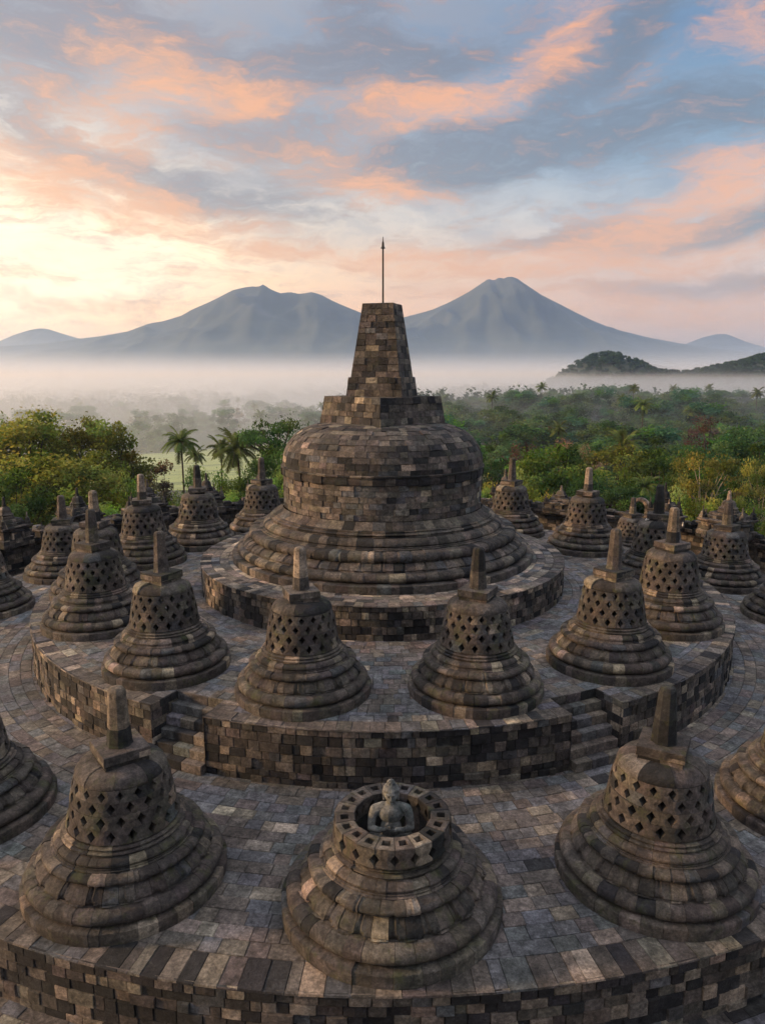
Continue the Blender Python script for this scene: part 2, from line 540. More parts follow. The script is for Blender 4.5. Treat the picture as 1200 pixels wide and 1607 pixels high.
def mould_mesh(seed, S=1.0, open_top=False):
    """lotus cushion mouldings; S scales radii"""
    mb = MB()
    w = .30
    # roll
    lathe_band(mb, [(1.62, .25)] + arc(1.65, .395, .175, .145, -85, 78, 9) + [(1.58, .54)], .31, W_STUPA, .004)
    # lotus petals band
    npet = 18
    cuts = np.linspace(0, 2 * PI, npet * 2 + 1) + .13
    prof = [(1.59, .535), (1.63, .56), (1.575, .565), (1.595, .60), (1.585, .645), (1.55, .695), (1.49, .745), (1.425, .79), (1.35, .825)]
    lathe_band(mb, prof, .25, W_STUPA, .005, cuts=cuts[::1], relief=petal_relief(npet, .045), nfine=7)
    # dark overhanging torus
    prof = [(1.22, .82), (1.36, .825)] + arc(1.385, .905, .10, .078, -84, 62, 8) + [(1.38, .985), (1.26, .995)]
    lathe_band(mb, prof, .30, (2.6, 6, 1.6, .2, .2), .005, relief=petal_relief(30, .026), nfine=6)
    # fillets, cyma, then the thin rings below the bell
    lathe_band(mb, [(1.315, .985), (1.315, 1.02), (1.275, 1.022), (1.275, 1.05), (1.235, 1.052)] + [(1.262, 1.08), (1.262, 1.11), (1.235, 1.145), (1.19, 1.175), (1.12, 1.195)], .27, (1.0, 5.4, 2.4, 1.0, .2), .005)
    rt = 1.07 if not open_top else 1.14
    lathe_band(mb, [(1.125, 1.195), (1.125, 1.215)] + arc(1.10, 1.24, .045, .024, -90, 90, 4) + [(1.085, 1.267), (1.075, 1.27), (1.075, 1.285)] + arc(1.06, 1.308, .04, .022, -90, 90, 4) + [(1.045, 1.333), (rt - .045, 1.34), (rt - .03, 1.375)], .36, (1.6, 5, 2, .6, .2), .003)
    if open_top:
        lathe_band(mb, [(.74, 1.38), (1.12, 1.38)], .3, W_STUPA, .003)
        pass
    return mb
def inner_wall_mesh():
    mb = MB()
    if 1:
        lathe_band(mb, [(.73, 1.51), (.73, 1.1), (.73, .8)], .3, (4, 3, 1, .2, 0), .006)
        mb.add([(.75 * math.cos(a), .75 * math.sin(a), .82) for a in np.linspace(0, 2 * PI, 25)[:-1]] + [(0, 0, .82)], None, [(k, (k + 1) % 24, 24) for k in range(24)], PAL[1])
    return mb

def plinth_mesh():
    mb = MB()
    lathe_band(mb, [(1.9, -.02), (1.9, .0), (1.905, .215), (1.895, .235), (1.87, .248), (1.70, .255)], .33, W_STUPA, .005, ns=4)
    return mb

BELL_ROWS = [(1.37, 1.63, 1.04, .985), (1.634, 1.885, .985, .945), (1.889, 2.125, .945, .90), (2.129, 2.345, .90, .84)]
def cap_mesh(seed):
    mb = MB()
    lathe_band(mb, [(.6, 2.34), (.835, 2.347)] + [(.840, 2.365), (.834, 2.40), (.812, 2.45), (.773, 2.50), (.718, 2.54), (.645, 2.57), (.55, 2.59), (.2, 2.60)], .52, W_STUPA, .008, ns=4)
    return mb
def harmika_mesh(seed):
    mb = MB()
    wt = (1.6, 4.5, 2.6, .9, .3)
    kw = dict(jit=.003, joint=.006, depth=.012)
    frustum_bricks(mb, [(.43, 2.46), (.41, 2.54)], 0, .3, .5, 4, False, wt, **kw)
    frustum_bricks(mb, [(.41, 2.54), (.40, 2.66)], 0, .3, .45, 4, False, wt, **kw)
    frustum_bricks(mb, [(.40, 2.66), (.437, 2.68)], 0, .3, .5, 4, False, wt, **kw)
    frustum_bricks(mb, [(.437, 2.68), (.432, 2.87)], 0, .3, .6, 4, False, wt, **kw)
    c = pick(1, wt)[0]
    for x0, x1 in ((-.434, .01), (.012, .434)): cham_box(mb, (x0 + x1) / 2, 0, 2.70, x1 - x0, .868, .172, .010, 0, c * random.uniform(.85, 1.15))
    cham_box(mb, 0, 0, 2.42, .76, .76, .2, .01, 0, c)
    return mb
PALE = 3
def pinnacle_mesh(seed, broken=False):
    rg = np.random.default_rng(seed)
    mb = MB()
    c = pick(3, (4, 5, 1.2, .25, .3), .15, rg) * .95
    if seed == PALE: c[1] = PAL[3] * .8
    def oct_(h):
        return [(h * math.cos(PI / 8 + k * PI / 4), h * math.sin(PI / 8 + k * PI / 4)) for k in range(8)]
    def seg(levels, col):
        V = []; F = []
        for (r, z) in levels: V += [(x, y, z) for x, y in oct_(r)]
        for i in range(len(levels) - 1):
            for k in range(8): F.append((i * 8 + k, i * 8 + (k + 1) % 8, i * 8 + 8 + (k + 1) % 8, i * 8 + 8 + k))
        n = len(V); V.append((0, 0, levels[-1][1])); L = (len(levels) - 1) * 8
        mb.add(V, F, [(L + k, L + (k + 1) % 8, n) for k in range(8)], col)
    zt = 4.0 + rg.uniform(-.04, .06); zm = 3.28 + rg.uniform(-.1, .1)
    seg([(.25, 2.865), (.25, 2.885), (.238, 2.905), (.235, 2.915), (.212, zm - .008), (.203, zm - .002)], c[0])
    seg([(.203, zm - .002), (.208, zm + .006), (.165, zt - .09), (.150, zt - .05), (.118, zt - .015), (.06, zt)], c[1])
    return mb

def flare(mb, k):
    for v in mb.v:
        r = np.hypot(v[:, 0], v[:, 1]); r2 = np.where(r > 1.08, 1.08 + (r - 1.08) * k, r)
        v[:, 0] *= r2 / r; v[:, 1] *= r2 / r
    return mb
def zs_(mb, k):
    for v in mb.v: v[:, 2] *= k
    return mb
def make_stupa(seed):
    root = empty('perforated_stupa')
    plinth_mesh().build('plinth', M_STUPA, root, 32)
    mould_mesh(seed).build('lotus_base', M_STUPA, root, 38)
    bell_mesh(BELL_ROWS, seed, 17).build('bell', M_STUPA, root)
    cap_mesh(seed).build('bell_crown', M_STUPA, root, 40)
    harmika_mesh(seed).build('harmika', M_STUPA, root)
    pinnacle_mesh(seed).build('pinnacle', M_STUPA, root)
    return root

protos = [make_stupa(s) for s in (1, 2, 3, 4, 5, 6)]
used = [False] * 6
def put_stupa(k, S, ang, z, box, label, group, scale=1.0, lean=0.0):
    a = RAD(ang)
    x, y = S * math.sin(a), -S * math.cos(a)
    if not used[k]:
        o = protos[k]; used[k] = True
        o.location = (x, y, z); o.scale = (scale,) * 3; o['label'] = label
    else:
        o = copy_tree(protos[k], (x, y, z), 0, label, scale)
    o.rotation_euler = (random.uniform(-.008, .008), random.uniform(-.008, .008), RAD(box))
    kx = .96 if S < 14 else 1.045
    o.scale = (scale * kx, scale * kx, scale)
    o['category'] = 'stupa'; o['group'] = group
    return o
GA = 'latticed bell stupas on the middle terrace'
GB = 'latticed bell stupas on the lowest terrace'
S2, S1 = 11.23, 17.2
ring2 = [(-11, 20, 'latticed stupa with a dark slim pinnacle, left one at the front of the middle terrace'),
 (13, 62, 'latticed stupa with a pale pinnacle, right one at the front of the middle terrace'),
 (-34.3, 60, 'latticed stupa on the middle terrace just behind the left flight of steps'),
 (36.9, 35, 'latticed stupa on the middle terrace just behind the right flight of steps'),
 (-60.5, 62, 'latticed stupa at the left rim of the middle terrace, its grey pinnacle upright'),
 (60.5, 30, 'latticed stupa at the right rim of the middle terrace, farther right of the right steps'),
 (-80, 80, 'latticed stupa half hidden behind the one at the left rim of the middle terrace'),
 (88, 65, 'latticed stupa half hidden behind two tall pinnacles on the right of the middle terrace'),
 (-105.5, 15, 'latticed stupa left of the great bell, nearest of three behind the top disc'),
 (118.5, 50, 'latticed stupa standing free behind the top disc on the right, before the squat shrine'),
 (-125, 10, 'latticed stupa with sky gaps in its lattice, in front of the tall coconut palm'),
 (142.5, 50, 'latticed stupa close behind the great bell on its right'),
 (-145, 50, 'latticed stupa close behind the great bell on its left'),
 ]
for i, (a, b, lb) in enumerate(ring2):
    put_stupa((i * 5 + i // 3) % 6, S2, a, H2, b, lb, GA)
ring1 = [(-17.6, 37, 'large latticed stupa in the left foreground, left of the open bell'),
 (18.9, 62, 'large latticed stupa in the right foreground, right of the open bell'),
 (-34.6, 40, 'stupa cut by the left edge of the picture, only its stepped base in view'),
 (35.6, 40, 'stupa cut by the right edge of the picture beside the right foreground stupa'),
 (-111.7, 12, 'small far stupa below the dark outer wall at the upper left'),
 (106.3, 40, 'latticed stupa on the lowest terrace at far right in front of the outer wall'),
 (-92.5, 40, 'stupa base cut by the left edge of the picture, level with the top disc'),
 (89.5, 20, 'sliver of a stupa base at the right edge of the picture behind the middle terrace'),
 ]
for i, (a, b, lb) in enumerate(ring1):
    put_stupa((i * 5 + 2) % 6, S1, a, 0, b, lb, GB)
put_stupa(3, 17.6, 127.5, 0, 20, 'small broken stupa wedged behind two others on the right side', GB, .80)

# open bell
ob = empty('open_stupa', (S1 * math.sin(RAD(.6)), -S1 * math.cos(RAD(.6)), 0))
tag(ob, 'stupa without its bell top at the bottom centre, a seated statue showing inside', 'stupa')
zs_(flare(plinth_mesh(), 1.26), 1.09).build('plinth', M_STUPA, ob, 32)
zs_(flare(mould_mesh(9, open_top=True), 1.26), 1.09).build('lotus_base', M_STUPA, ob, 38)
inner_wall_mesh().build('inner_wall', M_STUPA, ob, 38)
bell_mesh([(1.50, 1.85, 1.13, 1.10)], 9, 19, .38, (.6, 4, 3, .5, .2), sockets=True).build('bell_ring', M_STUPA, ob)

# ------------------------------------------------------------------ great central stupa
gs = empty('great_stupa', (0, 0, 0))
tag(gs, 'huge solid stone bell with a square block and tapering spire at the centre', 'stupa')
mb = MB()
lathe_band(mb, [(6.1, Z3 - .02), (6.1, Z3 + .24), (6.08, Z3 + .27), (5.7, Z3 + .28)], .42, W_MAIN, .006)
mb.build('plinth', M_MAIN, gs, 32)
mb = MB()
z = Z3 + .27
lathe_band(mb, [(5.6, z)] + arc(5.66, z + .17, .22, .17, -84, 80, 9) + [(5.62, z + .34)], .40, W_MAIN, .006)
npet = 46
lathe_band(mb, [(5.66, z + .335), (5.68, z + .36), (5.61, z + .365), (5.62, z + .41), (5.56, z + .46), (5.47, z + .51), (5.36, z + .56), (5.25, z + .60)], .40, W_MAIN, .006, relief=petal_relief(npet, .06), nfine=7, cuts=np.linspace(0, 2 * PI, npet * 2 + 1))
lathe_band(mb, [(4.95, z + .59), (5.15, z + .60)] + arc(5.22, z + .77, .17, .17, -80, 60, 8) + [(5.2, z + .93), (4.9, z + .945)], .42, (3, 5.5, 1.6, .3, .2), .007, relief=petal_relief(66, .045), nfine=6)
z4 = z + .94
lathe_band(mb, [(4.98, z4), (4.98, z4 + .05), (4.88, z4 + .055), (4.88, z4 + .09), (4.77, z4 + .095), (4.83, z4 + .14), (4.82, z4 + .21), (4.76, z4 + .29), (4.66, z4 + .35), (4.50, z4 + .38)], .38, (1.5, 4.8, 2.4, .9, .2), .004)
z5 = z4 + .38
lathe_band(mb, [(4.56, z5), (4.56, z5 + .04)] + arc(4.48, z5 + .085, .08, .045, -90, 90, 5) + [(4.44, z5 + .14), (4.44, z5 + .20), (4.34, z5 + .21)], .5, (2, 4, 2, .8, .2), .006)
lathe_band(mb, [(4.34, z5 + .21), (4.31, z5 + .26), (4.20, z5 + .31), (4.11, z5 + .38), (4.05, z5 + .47)], .45, W_MAIN, .004)
mb.build('lotus_base', M_MAIN, gs, 38)
ZD = z5 + .47
mb = MB()
core(mb, 0, 5.0, Z3 + .1, z4); core(mb, 0, 3.8, z4, 6.9); core(mb, 0, 2.9, 6.8, 7.85)
zs = np.linspace(ZD, 6.10, 7)
for i in range(6):
    n = 66; cc = course_cuts(2 * PI, 2 * PI / n, .35) + NR.uniform(0, 6)
    R = ring_rects(cc, zs[i], zs[i + 1])
    blocks(mb, R, cyl_surf(4.0), .010 / 4, .010, .03, .018, pick(len(R), (.9, 5.5, 2.4, .4, 1.8), .2) * 1.25, ns=2)
mb.build('drum', M_MAIN, gs)
mb = MB()
lathe_band(mb, [(3.92, 6.06), (4.03, 6.07), (4.06, 6.10), (4.07, 6.20), (4.06, 6.34), (4.05, 6.36)], .42, (7, 3, .6, .1, .2), .014)
lathe_band(mb, [(4.03, 6.35), (4.09, 6.37), (4.095, 6.42), (4.05, 6.44), (4.01, 6.45)], .5, (5, 4, 1, .2, .2), .006)
mb.build('dome_band', M_MAIN, gs, 38)
mb = MB()
kz = np.array([(4.03, 6.44), (4.03, 6.62), (3.99, 6.85), (3.92, 7.07), (3.81, 7.28), (3.66, 7.48), (3.46, 7.66), (3.22, 7.81), (2.93, 7.93), (2.6, 8.02), (2.2, 8.08), (1.5, 8.11)])
dp = [tuple(p) for p in kz]
nsub = 0
for i in range(len(dp) - 1):
    (ra, za), (rb, zb) = dp[i], dp[i + 1]
    n = max(12, int(2 * PI * (ra + rb) / 2 / .46))
    cc = course_cuts(2 * PI, 2 * PI / n, .3) + NR.uniform(0, 6)
    R = ring_rects(cc, 0, 1)
    nr_ = np.array((zb - za, ra - rb)); nr_ /= np.linalg.norm(nr_)
    def sf(s, t, o, ra=ra, rb=rb, za=za, zb=zb, nr_=nr_):
        rr = ra + (rb - ra) * t + nr_[0] * o; zz = za + (zb - za) * t + nr_[1] * o
        return np.stack([rr * np.sin(s), -rr * np.cos(s), zz], -1)
    blocks(mb, R, sf, .010 / ra, .03, .026, .010, pick(len(R), (2.0, 5.4, 2.2, .5, .3), .22), ns=2)
mb.build('dome', M_MAIN, gs)
mb = MB(); frustum_bricks(mb, [(1.82, 7.8), (1.645, 9.12)], RAD(43), .28, .42, 4, True, (3, 4, 2.4, .7, .3))
mb.build('harmika', M_MAIN, gs)
mb = MB(); rt = RAD(-17)
frustum_bricks(mb, [(1.14, 9.12), (1.06, 9.86)], rt, .25, .36, 4, True, (2.6, 4, 2.2, .6, .2))
frustum_bricks(mb, [(.99, 9.86), (.62, 12.66), ], rt, .235, .36, 4, True, (2.2, 4, 2.4, .8, .3))
mb.build('spire', M_MAIN, gs)

M_IRON, nt_i, b_i = new_mat('dark_iron')
b_i.inputs['Base Color'].default_value = (.03, .024, .02, 1); b_i.inputs['Metallic'].default_value = .6; b_i.inputs['Roughness'].default_value = .6
def tube(mb, pts, rads, n=8, col=(.05, .05, .05), cap=True):
    pts = [Vector(p) for p in pts]
    V = []; F = []; T3 = []
    up = Vector((0, 0, 1))
    for i, p in enumerate(pts):
        d = (pts[min(i + 1, len(pts) - 1)] - pts[max(i - 1, 0)]).normalized()
        a = d.cross(up) if abs(d.z) < .98 else d.cross(Vector((1, 0, 0)))
        a.normalize(); b = d.cross(a)
        for k in range(n):
            t = 2 * PI * k / n
            V.append(p + (a * math.cos(t) + b * math.sin(t)) * rads[i])
    for i in range(len(pts) - 1):
        for k in range(n): F.append((i * n + k, i * n + (k + 1) % n, i * n + n + (k + 1) % n, i * n + n + k))
    if cap:
        m = len(V); V.append(pts[-1]); V.append(pts[0]); L = (len(pts) - 1) * n
        T3 = [(L + k, L + (k + 1) % n, m) for k in range(n)] + [(k, (k + 1) % n, m + 1) for k in range(n)]
    mb.add([tuple(v) for v in V], F, T3, col)
mb = MB()
tube(mb, [(.02, 0, 12.6), (.02, 0, 14.75)], [.036, .032])
tube(mb, [(.02, 0, 14.72), (.02, 0, 14.74), (.02, 0, 14.80), (.02, 0, 14.95), (.02, 0, 15.0), (.02, 0, 15.16)], [.03, .1, .05, .04, .02, .012])
mb.build('lightning_rod', M_IRON, gs)

# ------------------------------------------------------------------ seated statue
def ellipsoid(mb, c, r, n=14, m=10, rot=None):
    V = []; F = []; T = []
    for i in range(1, m):
        a = PI * i / m
        for k in range(n):
            t = 2 * PI * k / n
            p = Vector((r[0] * math.sin(a) * math.cos(t), r[1] * math.sin(a) * math.sin(t), r[2] * math.cos(a)))
            if rot: p = rot @ p
            V.append(tuple(p + Vector(c)))
    for i in range(m - 2):
        for k in range(n): F.append((i * n + k, i * n + n + k, i * n + n + (k + 1) % n, i * n + (k + 1) % n))
    p = Vector((0, 0, r[2]));
    if rot: p = rot @ p
    V.append(tuple(Vector(c) + p)); V.append(tuple(Vector(c) - p)); L = (m - 2) * n
    for k in range(n):
        T.append((k, (k + 1) % n, len(V) - 2)); T.append((L + (k + 1) % n, L + k, len(V) - 1))
    mb.add(V, F, T)
def limb(mb, a, b, ra, rb):
    a = Vector(a); b = Vector(b)
    for i in range(2): ellipsoid(mb, (a, b)[i], ((ra, rb)[i],) * 3, 12, 8)
    n = 12
    d = (b - a).normalized(); u = d.cross(Vector((0, 0, 1)) if abs(d.z) < .9 else Vector((1, 0, 0))).normalized(); w = d.cross(u)
    V = [tuple(p + (u * math.cos(2 * PI * k / n) + w * math.sin(2 * PI * k / n)) * r) for p, r in ((a, ra), (b, rb)) for k in range(n)]
    V += [tuple(a), tuple(b)]
    F = [(k, n + k, n + (k + 1) % n, (k + 1) % n) for k in range(n)]
    T = [((k + 1) % n, 2 * n, k) for k in range(n)] + [(n + k, 2 * n + 1, n + (k + 1) % n) for k in range(n)]
    mb.add(V, F, T)
def chain(mb, pts, rs):
    for i in range(len(pts) - 1): limb(mb, pts[i], pts[i + 1], rs[i], rs[i + 1])
st = MB()
ellipsoid(st, (0, .01, .78), (.255, .165, .22)); ellipsoid(st, (0, .0, .47), (.20, .155, .24)); ellipsoid(st, (0, .02, .24), (.27, .2, .16))
limb(st, (-.15, .02, .885), (-.29, .02, .83), .095, .10); limb(st, (.15, .02, .885), (.29, .02, .83), .095, .10)
ellipsoid(st, (0, -.07, .80), (.21, .10, .13))
chain(st, [(0, .02, .92), (0, -.005, 1.06)], [.10, .08])
ellipsoid(st, (0, -.02, 1.175), (.125, .145, .165), 20, 16)
ellipsoid(st, (0, -.045, 1.11), (.095, .11, .10), 20, 14)
ellipsoid(st, (0, .015, 1.225), (.142, .150, .135), 20, 14)
ellipsoid(st, (0, .02, 1.365), (.07, .07, .06))
rg = random.Random(3)
for i in range(9):
    a = RAD(8 + i * 11)
    nn = max(1, int(2 * PI * math.sin(a) * .145 / .034))
    for k in range(nn):
        t = 2 * PI * (k + .5 * (i % 2)) / nn
        p = Vector((.146 * math.sin(a) * math.cos(t), .015 + .154 * math.sin(a) * math.sin(t), 1.225 + .139 * math.cos(a)))
        if p.y < -.04 and p.z < 1.255: continue
        ellipsoid(st, p, (.017,) * 3, 6, 5)
for i in range(4):
    for k in range(9 - 2 * i):
        t = 2 * PI * k / (9 - 2 * i); a = RAD(80 - i * 22)
        ellipsoid(st, (.072 * math.sin(a) * math.cos(t), .02 + .072 * math.sin(a) * math.sin(t), 1.37 + .066 * math.cos(a)), (.017,) * 3, 6, 5)
for s in (-1, 1):
    chain(st, [(s * .137, -.0, 1.215), (s * .142, -.005, 1.15), (s * .128, -.01, 1.055)], [.027, .022, .026])
    limb(st, (s * .025, -.165, 1.215), (s * .085, -.14, 1.215), .012, .010)          # brow
    ellipsoid(st, (s * .052, -.148, 1.185), (.030, .016, .013))                       # closed eye
    chain(st, [(s * .30, .02, .825), (s * .355, .0, .68), (s * .375, -.05, .50)], [.10, .082, .072])
    chain(st, [(s * .375, -.06, .49), (s * .25, -.19, .53), (s * .105, -.255, .58)], [.072, .058, .040])
    chain(st, [(s * .17, .0, .17), (s * .40, -.14, .17), (s * .56, -.22, .13)], [.16, .145, .11])
    chain(st, [(s * .56, -.23, .12), (s * .25, -.38, .11), (-s * .08, -.42, .13)], [.105, .09, .06])
chain(st, [(0, -.165, 1.205), (0, -.178, 1.165), (0, -.192, 1.135)], [.012, .015, .020])
limb(st, (-.028, -.160, 1.095), (.028, -.160, 1.095), .011, .011); limb(st, (-.02, -.158, 1.075), (.02, -.158, 1.075), .011, .011)
ellipsoid(st, (0, -.14, 1.04), (.035, .03, .028))
ellipsoid(st, (0, -.22, .13), (.44, .26, .115))
# right hand raised, palm outwards, thumb and forefinger meeting
ellipsoid(st, (-.072, -.272, .615), (.036, .022, .052))
for i, (dx, l) in enumerate(((-.028, .062), (-.010, .078), (.010, .084))):
    chain(st, [(-.072 + dx, -.275, .650), (-.070 + dx * 1.1, -.283, .650 + l * .55), (-.066 + dx * 1.15, -.272, .650 + l)], [.0125, .0115, .0095])
chain(st, [(-.045, -.278, .645), (-.026, -.300, .668), (-.022, -.312, .642)], [.013, .0115, .0095])
chain(st, [(-.045, -.285, .590), (-.024, -.305, .606), (-.020, -.314, .634)], [.014, .012, .010])
# left hand cupped below it, fingers curling inwards
ellipsoid(st, (.072, -.272, .565), (.052, .030, .034))
for i, (dz, l) in enumerate(((.026, .9), (.009, 1.0), (-.009, .95), (-.026, .8))):
    chain(st, [(.040, -.285, .565 + dz), (.006, -.300, .566 + dz), (-.018 * l, -.286, .570 + dz), (-.008, -.272, .574 + dz)], [.0125, .0115, .0105, .0095])
chain(st, [(.06, -.282, .595), (.036, -.298, .618), (.012, -.306, .622)], [.014, .012, .010])
tmp = st.build('tmp_statue', M_STUPA)
rm = tmp.modifiers.new('r', 'REMESH'); rm.mode = 'VOXEL'; rm.voxel_size = .0085
sm = tmp.modifiers.new('s', 'SMOOTH'); sm.factor = .5; sm.iterations = 3
dg = bpy.context.evaluated_depsgraph_get()
sme = bpy.data.meshes.new_from_object(tmp.evaluated_get(dg))
bpy.data.objects.remove(tmp)
sme.shade_smooth()
M_STAT, nt, b = new_mat('statue_stone')
tc = nt.nodes.new('ShaderNodeTexCoord')
V_ = tc.outputs['Object']
c = ramp(nt, noise(nt, V_, 5, 8, .7), [(.38, (.030, .032, .030)), (.5, (.11, .108, .10)), (.62, (.22, .21, .185))])
c = mixc(nt, ramp(nt, noise(nt, V_, 3.1, 6, .7, .5), [(.5, (0,) * 3), (.66, (.5,) * 3)]), c, (.06, .09, .082, 1))
c = mixc(nt, 1, c, ramp(nt, noise(nt, V_, 60, 3, .7), [(.3, (.7,) * 3), (.7, (1.25,) * 3)]), 'MULTIPLY')
nt.links.new(c, b.inputs['Base Color']); b.inputs['Roughness'].default_value = .9
bp = nt.nodes.new('ShaderNodeBump'); bp.inputs['Strength'].default_value = .9; bp.inputs['Distance'].default_value = .02
nt.links.new(noise(nt, V_, 70, 5, .75), bp.inputs['Height']); nt.links.new(bp.outputs[0], b.inputs['Normal'])
sroot = empty('seated_statue', (S1 * math.sin(RAD(.6)) - .02, -S1 + .07, 1.07))
tag(sroot, 'grey stone seated figure with hands joined at its chest inside the open stupa', 'statue')
so = bpy.data.objects.new('figure', sme); COL.objects.link(so); so.parent = sroot
sme.materials.clear(); sme.materials.append(M_STAT)
pm = MB()
pm_prof = [(.70, -.20), (.70, -.14), (.66, -.11), (.68, -.05), (.70, -.02), (.66, .0), (.0, .01)]
lathe_band(pm, pm_prof, .3, (1, 4, 2, .3, 1), .003)
pm.build('pedestal', M_STAT, sroot, 40)

# ------------------------------------------------------------------ outer gallery walls and shrines
WPTS = [(-24.0, -6.0), (-22.9, 4.0), (-21.9, 9.2), (-19.8, 13.6), (-17.0, 17.4), (-13.6, 20.4), (-9.0, 22.9), (-3.0, 24.3)]
WPROF = [(.32, Z0 - .1), (.32, -1.02), (.16, -.96), (.16, .12), (.24, .18), (.24, .34), (.36, .40), (.36, .60), (.22, .64), (.22, .86), (-.45, .90), (-.45, -2.2)]
def gallery_wall(pts, label):
    P = [Vector((x, y, 0)) for x, y in pts]
    N = []
    seg = []
    for i in range(len(P) - 1):
        d = (P[i + 1] - P[i]).normalized(); n = Vector((d.y, -d.x, 0))
        if n.dot(-P[i]) < 0: n = -n
        seg.append(n)
    for i in range(len(P)):
        if i == 0: m = seg[0]
        elif i == len(P) - 1: m = seg[-1]
        else:
            m = (seg[i - 1] + seg[i]).normalized(); m = m / max(.5, m.dot(seg[i]))
        N.append(m)
    mb = MB()
    for i in range(len(P) - 1):
        flip = (P[i + 1] - P[i]).cross(seg[i]).z > 0
        for (o0, z0), (o1, z1) in zip(WPROF[:-1], WPROF[1:]):
            a0 = P[i] + N[i] * o0; a1 = P[i + 1] + N[i + 1] * o0
            b0 = P[i] + N[i] * o1; b1 = P[i + 1] + N[i + 1] * o1
            a0.z = a1.z = z0; b0.z = b1.z = z1
            if flip: a0, a1, b0, b1 = a1, a0, b1, b0
            quad_bricks(mb, a0, a1, b0, b1, .26, .5, (4, 4, 2.2, .5, .2), jit=.03, depth=.03, joint=.02)
    # crumbled stones along the crest
    rg = random.Random(len(label))
    for i in range(len(P) - 1):
        L = (P[i + 1] - P[i]).length; k = int(L / .62)
        for j in range(k):
            if rg.random() < .22: continue
            p = P[i].lerp(P[i + 1], (j + .5) / k)
            h = rg.choice((.14, .2, .26, .34))
            cham_box(mb, p.x, p.y, .88, rg.uniform(.4, .6), rg.uniform(.35, .55), h, .03, math.atan2((P[i + 1] - P[i]).y, (P[i + 1] - P[i]).x) + rg.uniform(-.08, .08), pick(1, (4, 4, 2, .5, .2))[0], (.8, .8))
    o = mb.build('gallery_wall', M_OLD)
    tag(o, label, 'wall')
    return o
gallery_wall(WPTS, 'weathered dark gallery wall curving round the left side behind the stupas')
gallery_wall([(-x, y) for x, y in WPTS], 'weathered brown gallery wall curving round the right side behind the stupas')

def at_R(u, v, R):
    a, b = (u - 600) / FPX, (803.5 - v) / FPX
    d = (a, CS + b * SN, -SN + b * CS)
    A = d[0] ** 2 + d[1] ** 2; B = 2 * CAM_Y * d[1]; C = CAM_Y ** 2 - R * R
    t = (-B + math.sqrt(B * B - 4 * A * C)) / (2 * A)
    return Vector((d[0] * t, CAM_Y + d[1] * t, CAM_Z + d[2] * t))

def bell_finial(mb, cx, cy, z, h, r):
    w = (3, 4, 2, .4, .2)
    prof = [(r, 0), (r, .10 * h), (.86 * r, .12 * h), (.95 * r, .2 * h), (.78 * r, .24 * h), (.7 * r, .30 * h), (.66 * r, .42 * h), (.52 * r, .52 * h), (.3 * r, .56 * h)]
    sub = MB(); lathe_band(sub, prof, .35, w, .01, ns=3)
    sub2 = MB()
    tube(sub, [(0, 0, .5 * h), (0, 0, .6 * h), (0, 0, .98 * h), (0, 0, h)], [.32 * r, .23 * r, .15 * r, .08 * r], 8, pick(1, w)[0])
    for v, c in zip(sub.v, sub.c): v += (cx, cy, z)
    off = 0
    for v, c in zip(sub.v, sub.c):
        mb.v.append(v); mb.c.append(c)
    mb.f4 += [f + mb.n for f in sub.f4]; mb.f3 += [f + mb.n for f in sub.f3]
    mb.n += sub.n

def shrine(top, label, wide=1.9, rot=0.0, finials=True, cat='shrine'):
    zb = .88
    root = empty('niche_shrine', (top.x, top.y, zb), rot)
    H = top.z - zb
    tag(root, label, cat, 'shrines crowning the gallery wall')
    mb = MB(); W = wide
    lv = [(W / 2, -.1), (W / 2, .12 * H), (W / 2 * .88, .14 * H), (W / 2 * .86, .30 * H), (W / 2 * .98, .33 * H), (W / 2 * 1.02, .38 * H)]
    for a, b in zip(lv[:-1], lv[1:]): frustum_bricks(mb, [a, b], 0, .2, .38, 4, False, (4, 4, 2, .6, .2))
    frustum_bricks(mb, [(W / 2 * 1.02, .38 * H), (W / 2 * .9, .40 * H)], 0, .2, .4, 4, True, (4, 4, 2, .5, .2))
    mb.build('body', M_OLD, root)
    # niche on the side facing the terraces
    mb = MB()
    for s in (-1, 1): cham_box(mb, s * W * .17, -W * .43 - .04, .02, .13, .12, .26 * H, .015)
    cham_box(mb, 0, -W * .43 - .05, .27 * H, W * .46, .14, .09, .015); cham_box(mb, 0, -W * .43 - .03, .27 * H + .09, W * .26, .10, .10, .02, 0, None, (.5, 1))
    mb.build('niche', M_OLD, root)
    mb = MB()
    frustum_bricks(mb, [(W * .38, .39 * H), (W * .38, .46 * H), (W * .33, .475 * H), (W * .30, .53 * H)], 0, .2, .35, 4, True, (4, 4, 2, .5, .2))
    mb.build('roof_tier', M_OLD, root)
    mb = MB(); bell_finial(mb, 0, 0, .53 * H, .47 * H, W * .24); mb.build('crowning_bell', M_OLD, root, 40)
    if finials:
        for sx in (-1, 1):
            for sy in (-1, 1):
                mb = MB(); bell_finial(mb, sx * W * .40, sy * W * .40, .395 * H, .26 * H, W * .10); mb.build('corner_finial', M_OLD, root, 40)
    return root
def facing(p): return math.atan2(p.y, p.x) + PI / 2 + PI  if False else math.atan2(-p.x, p.y) * 1.0
